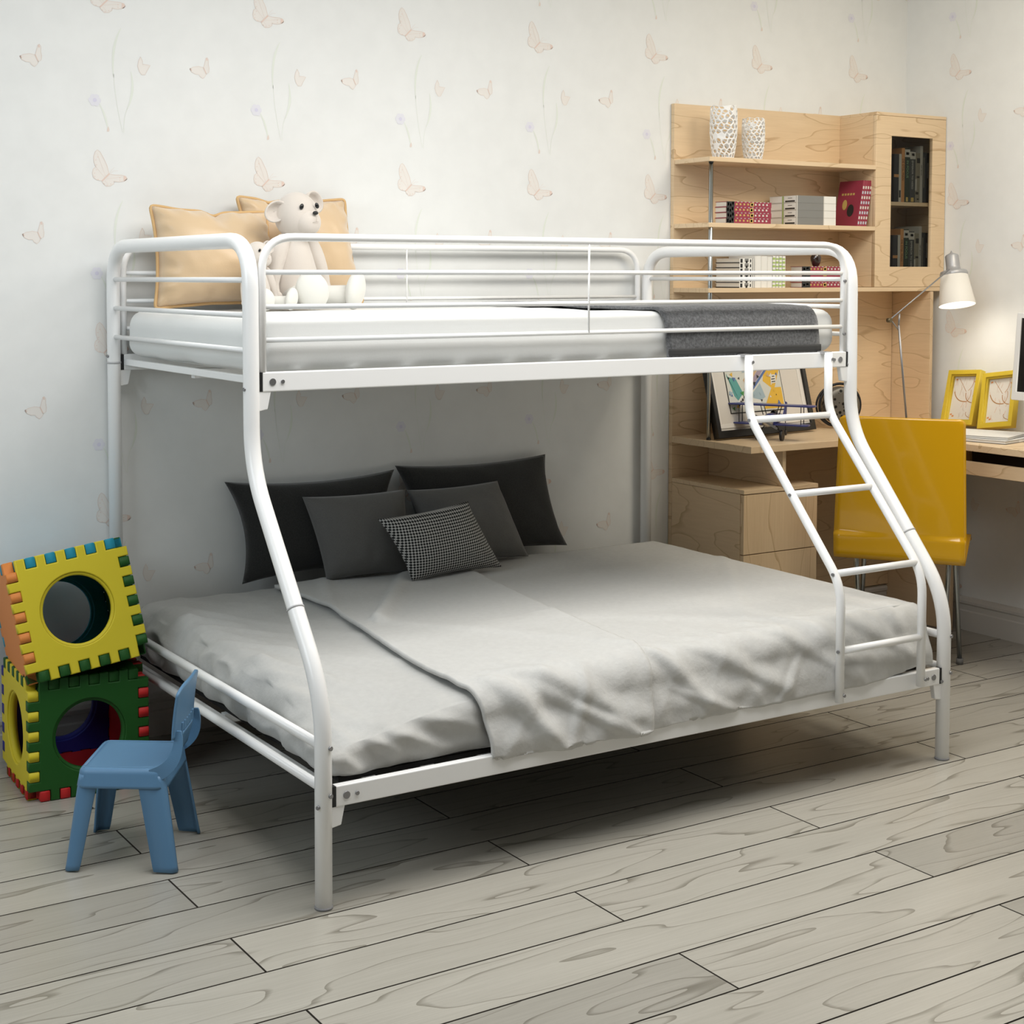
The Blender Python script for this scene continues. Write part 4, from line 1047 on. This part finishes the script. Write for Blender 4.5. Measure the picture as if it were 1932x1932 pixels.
apoly([(.0, 1), (.40, 1), (.36, .80), (.12, .82), (.0, .72)], 2, 1); apoly([(.05, .92), (.38, .95), (.40, .88), (.12, .84)], 5, 2); apoly([(.55, .99), (1, .99), (1, .62), (.84, .30), (.66, .45), (.74, .72), (.56, .80)], 2, 1)
apoly([(.30, .48), (.78, .98), (.86, .92), (.36, .36)], 6, 2); apoly([(.34, .36), (.80, .82), (.84, .76), (.36, .28)], 9, 3); apoly([(.36, .28), (.82, .72), (.84, .69), (.37, .24)], 4, 4)
apoly([(.42, .26), (.60, .42), (.66, .20), (.46, .12)], 8, 2); apoly([(.60, .02), (.80, .34), (.98, .34), (.98, .02)], 2, 2); apoly([(.40, .02), (.42, .20), (.58, .16), (.56, .02)], 7, 3)
for (u, v) in ((.78, .60), (.80, .40)):
    apoly([(u, v), (u + .10, v + .01), (u + .12, v + .14), (u + .02, v + .14)], 7, 5)
    for k in range(3): apoly([(u + .02, v + .02 + k * .04), (u + .09, v + .025 + k * .04), (u + .09, v + .04 + k * .04), (u + .02, v + .035 + k * .04)], 1, 6)
apoly([(.80, .86), (.95, .88), (.94, 1), (.80, 1)], 7, 5)
for k in range(4): apoly([(.815 + k * .03, .90), (.83 + k * .03, .90), (.83 + k * .03, .97), (.815 + k * .03, .97)], 1, 6)
apoly([(.08, .10), (.16, .02), (.34, .18), (.26, .28)], 7, 4)
for k in range(4): apoly([(.13 + k * .04, .10 + k * .035), (.16 + k * .04, .085 + k * .035), (.19 + k * .035, .12 + k * .035), (.16 + k * .035, .14 + k * .035)], 1, 5)
rr_ = random.Random(4)
for k in range(46):
    u, v = rr_.random() * .9 + .03, rr_.random() * .9 + .03; s_ = .012 + rr_.random() * .03; a = rr_.random() * 6
    apoly([(u + s_ * math.cos(a + q_ * 2.1) * 1.0, min(.99, max(.01, v + s_ * math.sin(a + q_ * 2.1) * 1.2))) for q_ in range(3)], rr_.choice([1, 1, 2, 4, 5, 7, 8, 6]), 7 + k * .01)
art.build('art_print', amats, mo)

PB = mat('navy_model_paint', (.045, .055, .20), .3); PM = mat('model_silver', (.55, .55, .55), .3, .6)
ap = local_thing('model_airplane', (2.362, -.255, .801), 'blue toy biplane with silver nose standing on the desk before the framed print', 'toy airplane', rot=(0, 0, math.radians(-60)))
ap.scale = (.95,) * 3
# local: nose towards -y, wings along x; wheels on z=0
m = MB(); m.tube([(0, -.095, .075), (0, -.090, .075), (0, -.06, .076), (0, 0, .078), (0, .06, .076), (0, .12, .073), (0, .155, .072)], [.015, .022, .026, .024, .016, .008, .004], 18); fu = m.build('fuselage', PB, ap)
m = MB(); m.tube([(0, -.120, .075), (0, -.115, .075), (0, -.100, .075), (0, -.094, .075)], [.004, .012, .020, .0235], 18); m.build('engine_cowl', PM, ap)
m = MB(); m.ell((0, -.010, .100), (.012, .022, .012)); m.build('cockpit', EYE, fu)
for z, sp_, nm in ((.132, .168, 'upper_wing'), (.060, .145, 'lower_wing')):
    m = MB(); m.prism(roundrect(-sp_, -.075, sp_, -.015, .022), 'z', z - .003, z + .003); m.build(nm, PB, ap, bevel=.0015, fixn=True)
m = MB(); m.prism([(.105, .072), (.150, .072), (.160, .125), (.146, .130), (.128, .100)], 'x', -.002, .002); m.build('tail_fin', PB, ap)
m = MB(); m.prism([(-.055, .150), (.055, .150), (.045, .118), (-.045, .118)], 'z', .074, .078); m.build('tailplane', PB, ap)
for sx in (-1, 1):
    for y in (-.065, -.025):
        m = MB(); m.cyl((.118 * sx, y, .062), (.118 * sx, y, .130), .0016, 6); m.build('strut', BLACKP, ap)
        m = MB(); m.cyl((.025 * sx, y, .095), (.035 * sx, y, .130), .0016, 6); m.build('strut', BLACKP, ap)
    m = MB(); m.cyl((.018 * sx, -.05, .060), (.045 * sx, -.06, .022), .002, 6); m.build('gear_strut', BLACKP, ap)
    m = MB(); m.cyl((.041 * sx, -.06, .020), (.051 * sx, -.06, .020), .020, 18); m.build('wheel', BLACKP, ap)
m = MB(); m.cyl((-.003, .15, .010), (.003, .15, .010), .010, 14); m.cyl((0, .15, .010), (0, .14, .072), .0016, 6); m.build('tail_wheel', BLACKP, ap)
m = MB()
for a in (0, 1): m.box((-.052, -.1225, .071), (.052, -.1205, .079), 0, Matrix.Translation((0, 0, .075)) @ Matrix.Rotation(.5, 4, 'Y') @ Matrix.Translation((0, 0, -.075)))
m.build('propeller', PM, ap)

orn = bpy.data.materials.new('pierced_bronze'); orn.use_nodes = True; nt = orn.node_tree; bs = nt.nodes['Principled BSDF']
tc_ = nt.nodes.new('ShaderNodeTexCoord'); vo = nt.nodes.new('ShaderNodeTexVoronoi'); vo.inputs['Scale'].default_value = 55; nt.links.new(tc_.outputs['Object'], vo.inputs['Vector'])
rp = nt.nodes.new('ShaderNodeValToRGB'); rp.color_ramp.elements[0].position = .30; rp.color_ramp.elements[0].color = (.008, .007, .006, 1); rp.color_ramp.elements[1].position = .36; rp.color_ramp.elements[1].color = (.16, .15, .13, 1)
nt.links.new(vo.outputs['Distance'], rp.inputs['Fac']); nt.links.new(rp.outputs['Color'], bs.inputs['Base Color']); bs.inputs['Roughness'].default_value = .45; bs.inputs['Metallic'].default_value = .5
bpn = nt.nodes.new('ShaderNodeBump'); bpn.inputs['Strength'].default_value = .8; bpn.inputs['Distance'].default_value = .004; nt.links.new(rp.outputs['Color'], bpn.inputs['Height']); nt.links.new(bpn.outputs['Normal'], bs.inputs['Normal'])
ot = local_thing('pierced_ornament', (2.842, -.105, .801), 'round dark pierced metal ornament on the desk between ladder and lamp', 'ornament', rot=(0, 0, math.radians(-22)))
m = MB(); m.lathe([(.001, -.030), (.050, -.030), (.066, -.027), (.072, -.020), (.072, .020), (.066, .027), (.050, .030), (.001, .030)], n=40, close=False, M=Euler((math.radians(90), 0, 0)).to_matrix(), c=(0, 0, .0885)); m.build('pierced_disc', orn, ot)
m = MB()
m.tube([(.083 * math.cos(2 * PI * i / 40), 0, .0885 + .083 * math.sin(2 * PI * i / 40)) for i in range(40)], .0052, 8, closed=True); m.tube([(.095 * math.cos(PI * (.62 + .76 * i / 20)), .0, .0885 + .083 * math.sin(PI * (.62 + .76 * i / 20))) for i in range(21)], .0045, 8)
m.build('rim', BLACKP, ot)

# ------------------------------------------------------------------ desk lamp
lm2 = thing('desk_lamp', (2.885, -.40, .801), 'grey stemmed desk lamp with white shade beside the wall cabinet, switched on', 'desk lamp')
LG = mat('lamp_grey_metal', (.32, .32, .33), .35, .6); LC = mat('lamp_collar_grey', (.40, .40, .41), .4, .3)
m = MB(); m.lathe([(.055, 0), (.058, .004), (.055, .012), (.012, .016), (.006, .03)], c=(2.885, -.40, .801), n=28); m.build('lamp_base', LG, lm2)
m = MB(); m.cyl((2.885, -.40, .82), (2.831, -.40, 1.205), .0038, 10); m.cyl((2.831, -.40, 1.205), (2.834, -.40, 1.247), .0034, 10); m.build('lamp_stem', LG, lm2)
m = MB(); m.cyl((2.778, -.40, 1.222), (3.096, -.40, 1.409), .0026, 10); m.cyl((2.792, -.40, 1.224), (2.828, -.40, 1.190), .0024, 8); ar = m.build('lamp_arm', LG, lm2)
m = MB(); m.cyl((2.782, -.408, 1.224), (2.782, -.392, 1.224), .0085, 16); m.build('joint_knob', mat('brass_brown', (.16, .13, .08), .4, .8), ar)
SH = mat('lamp_shade_white', (.80, .77, .71), .6)
Ml = Matrix.Translation((3.145, -.40, 1.275)) @ Matrix.Rotation(math.radians(-15), 4, Vector((.86, -.51, 0))) @ Matrix.Rotation(math.radians(-3), 4, 'Y')
def lathe_at(prof, name, m_, par, M, close=False, n=40):
    q = MB(); q.lathe(prof, n=n, close=close); q.v = [tuple(M @ Vector(v)) for v in q.v]; return q.build(name, m_, par)
sh = lathe_at([(.067, 0), (.0485, .122), (.0475, .122), (.0655, 0), (.067, 0)], 'lamp_shade', SH, lm2, Ml)
lathe_at([(.0505, .114), (.0515, .122), (.048, .130), (.027, .136), (.0255, .150), (.025, .190), (.022, .195), (.006, .203), (.001, .212)], 'lamp_socket', LC, lm2, Ml)
lathe_at([(.001, .02), (.018, .03), (.024, .05), (.018, .075), (.012, .10), (.001, .10)], 'light_bulb', mat('lit_bulb', (1, 1, 1), .5, emis=((1, .95, .86), 25)), lm2, Ml, n=20)
pl = bpy.data.lights.new('desk_lamp_glow', 'POINT'); pl.energy = .5; pl.color = (1, .93, .80); pl.shadow_soft_size = .03
po_ = bpy.data.objects.new('desk_lamp_glow', pl); COL.objects.link(po_); po_.location = (3.140, -.40, 1.285)

# ------------------------------------------------------------------ monitor, yellow frames, books on the right wing
mn = local_thing('monitor', (3.055, -1.01, .801), 'white framed computer monitor at the right edge of the desk, screen dark', 'monitor', rot=(0, 0, 0))
WPL = mat('white_gloss_plastic', (.80, .80, .79), .3)
Mm = Matrix.Translation((-.045, 0, .148)) @ Matrix.Rotation(math.radians(5), 4, 'Y')
plate('bezel', [roundrect(-.25, 0, .25, .308, .006), [(-.23, .030), (.23, .030), (.23, .289), (-.23, .289)]], .018, Mm @ frame4((0, 0, 0), (0, -1, 0), (0, 0, 1), (-1, 0, 0)), WPL, mn, bevel=.002)
m = MB(); m.box((-.004, -.232, .028), (.010, .232, .291), 0, Mm); m.build('screen', mat('dark_screen', (.004, .004, .004), .12), mn)
m = MB(); m.box((-.0, -.235, .01), (.02, .235, .30), 0, Mm); m.build('back_shell', WPL, mn, bevel=.004)
m = MB(); m.box((0, -.05, .0), (.012, .05, .17)); m.build('stand', WPL, mn, bevel=.003)
m = MB(); m.prism(roundrect(-.09, -.10, .09, .10, .03), 'z', 0, .008); m.build('stand_base', WPL, mn, bevel=.002, fixn=True)

YEL = mat('yellow_frame_paint', (.60, .44, .035), .4)
PRT = mat('print_paper', (.66, .63, .58), .8); PR1 = mat('print_brown', (.42, .20, .06), .8); PR2 = mat('print_orange', (.62, .25, .08), .8); PR3 = mat('print_taupe', (.46, .34, .27), .8)
def yframe(loc, lean, yaw, roll, label, seed):
    t = local_thing('photo_frame', loc, label, 'photo frame', 'yellow frames leaning on the desk by the wall', rot=Euler((roll, lean, yaw), 'XYZ'))
    Wd, Hd, bd = .150, .218, .017
    # local: plane y-z, facing -x; y from 0 to -Wd (left to right in view)
    F = frame4((0, 0, 0), (0, -1, 0), (0, 0, 1), (-1, 0, 0))
    f = plate('frame', [[(0, 0), (Wd, 0), (Wd, Hd), (0, Hd)], [(bd, bd), (Wd - bd, bd), (Wd - bd, Hd - bd), (bd, Hd - bd)]], .030, F, YEL, t, bevel=.0012)
    plate('inner_lip', [[(bd - .001, bd - .001), (Wd - bd + .001, bd - .001), (Wd - bd + .001, Hd - bd + .001), (bd - .001, Hd - bd + .001)], [(bd + .005, bd + .005), (Wd - bd - .005, bd + .005), (Wd - bd - .005, Hd - bd - .005), (bd + .005, Hd - bd - .005)]], .016, F, YEL, f, bevel=.0008)
    m = MB(); m.box((.004, -Wd + bd, bd), (.008, -bd, Hd - bd))
    r = random.Random(seed)
    def stroke(pts, wd_, mi):
        pts = [Vector((.0036, -p[0] * Wd, p[1] * Hd)) for p in pts]
        vs = []
        for i, p in enumerate(pts):
            d_ = (pts[min(i + 1, len(pts) - 1)] - pts[max(i - 1, 0)]); n_ = Vector((0, -d_.z, d_.y)).normalized() * wd_ / 2; vs += [p + n_, p - n_]
        m.add(vs, [(2 * i, 2 * i + 1, 2 * i + 3, 2 * i + 2) for i in range(len(pts) - 1)], mi)
    stroke(bezier2((.20, .62), (.30, .42), (.62, .44), 10), .0035, 1); stroke(bezier2((.62, .44), (.75, .52), (.70, .66), 8), .002, 1); stroke(bezier2((.56, .60), (.56, .44), (.78, .42), 8), .003, 1)
    stroke(bezier2((.30, .86), (.48, .70), (.56, .62), 8), .0018, 1); stroke(bezier2((.62, .64), (.78, .74), (.74, .88), 8), .0018, 1); stroke(bezier2((.66, .25), (.60, .18), (.82, .14), 8), .002, 1)
    for k in range(26):
        u, v = .18 + r.random() * .64, .14 + r.random() * .70; l = .04 + r.random() * .12; s_ = r.uniform(-.5, .5)
        stroke(bezier2((u, v), (u + s_ * .08, min(.88, v + l * .5)), (min(.84, max(.16, u + s_ * .12)), min(.88, v + l)), 4), .0009, r.choice([2, 3, 3, 1]))
    for u, v in ((.22, .84), (.26, .17), (.20, .20), (.80, .80)): stroke([(u - .03, v), (u + .03, v + .01)], .006, 2)
    m.build('print', [PRT, PR1, PR2, PR3], t)
    return t
yframe((3.234, -.262, .806), math.radians(17.5), 0, math.radians(-4), 'yellow photo frame leaning on the wall behind the open papers, left of the other frame', 1)
yframe((3.213, -.455, .8065), math.radians(19), 0, math.radians(-9), 'yellow photo frame leaning on the wall, half hidden by the monitor', 2)

WC = mat('white_folio_cover', (.72, .71, .68), .6); GE = mat('folio_edge_grey', (.10, .10, .10), .6)
def folio(c, z, sx, sy, ang, h, label, slip=False):
    t = local_thing('folio', (c[0], c[1], z), label, 'folio', 'white folios stacked on the desk', rot=(0, 0, ang))
    m = MB(); m.box((-sx / 2, -sy / 2, 0), (sx / 2, sy / 2, .0012)); m.box((-sx / 2, -sy / 2, h - .0016), (sx / 2, sy / 2, h - .0006)); m.build('cover', GE, t)
    m = MB(); m.box((-sx / 2 + .001, -sy / 2 + .001, .0012), (sx / 2 - .001, sy / 2 - .001, h - .0016)); m.build('pages', WC, t)
    m = MB(); m.box((-sx / 2, -sy / 2, h - .0006), (sx / 2, sy / 2, h)); m.build('top_sheet', WC, t)
    if slip: m = MB(); m.box((-.02, -sy / 2 - .0007, .001), (sx / 2 - .02, -sy / 2 + .0006, h - .002)); m.build('paper_slip', mat('bright_paper', (.85, .85, .83), .6), t)
    return t
folio((3.000, -.640, 0), .8008, .24, .30, math.radians(12), .011, 'lower white folio with a paper slip on the right wing of the desk', True)
folio((3.005, -.620, 0), .8120, .23, .29, math.radians(20), .009, 'upper white folio lying open-sided below the yellow frames')

# ------------------------------------------------------------------ yellow shell chair
YCH = mat('yellow_gloss_shell', (.63, .335, .006), .14, coat=.35, spec=.5)
yc = local_thing('chair', (2.498, -.715, 0), 'glossy yellow moulded chair on chrome legs at the corner desk', 'chair', rot=(0, 0, math.radians(35)))
prof = fillet([(.020, 0, .905), (.004, 0, .62), (-.004, 0, .415), (.05, 0, .425), (.36, 0, .468), (.405, 0, .440)], [.05, .030, .02, .03], 8)
prof = [(p.x, p.z) for p in prof]
Ls = [0]
for i in range(1, len(prof)): Ls.append(Ls[-1] + math.hypot(prof[i][0] - prof[i - 1][0], prof[i][1] - prof[i - 1][1]))
def P_at(s):
    for i in range(1, len(prof)):
        if s <= Ls[i] + 1e-9:
            t = (s - Ls[i - 1]) / (Ls[i] - Ls[i - 1]); return prof[i - 1][0] * (1 - t) + prof[i][0] * t, prof[i - 1][1] * (1 - t) + prof[i][1] * t
    return prof[-1]
m = MB(); TL_ = Ls[-1]
def shellf(u, v):
    s = v * TL_; x, z = P_at(s); hw = .205 + .012 * (1 - abs(2 * v - .9)) 
    e = min(v, 1 - v) * TL_; rc = .016
    if e < rc: hw -= rc - math.sqrt(max(0, rc * rc - (rc - e) ** 2))
    y = (2 * u - 1) * hw
    if z > .5: x += -.010 * (2 * u - 1) ** 2 * 0 + .012 * ((2 * u - 1) ** 2)
    return Vector((x, y, z))
m.grid(shellf, 20, 110); m.build('seat_shell', YCH, yc, solid=.011, bevel=0)
for sx, sy in ((1, 1), (1, -1), (-1, 1), (-1, -1)):
    m = MB(); tx = .20 + .10 * sx; fy = .175 if sx > 0 else .135; fx = tx + (.045 if sx > 0 else -.01); m.tube(fillet([(.20, .10 * sy, .425), (tx, .155 * sy, .418), (fx, fy * sy, .008)], .02, 5), .0085, 14); lg = m.build('leg', CHROME, yc)
    m = MB(); m.cyl((fx, fy * sy, 0), (fx, fy * sy, .022), .0125, 14); m.build('leg_tip', mat('grey_leg_tip', (.18, .18, .18), .6), lg)
m = MB(); m.box((.13, -.12, .418), (.27, .12, .424)); m.build('mount_plate', CHROME, yc)

for o in bpy.data.objects:
    if 'wloc' in o.keys(): del o['wloc']
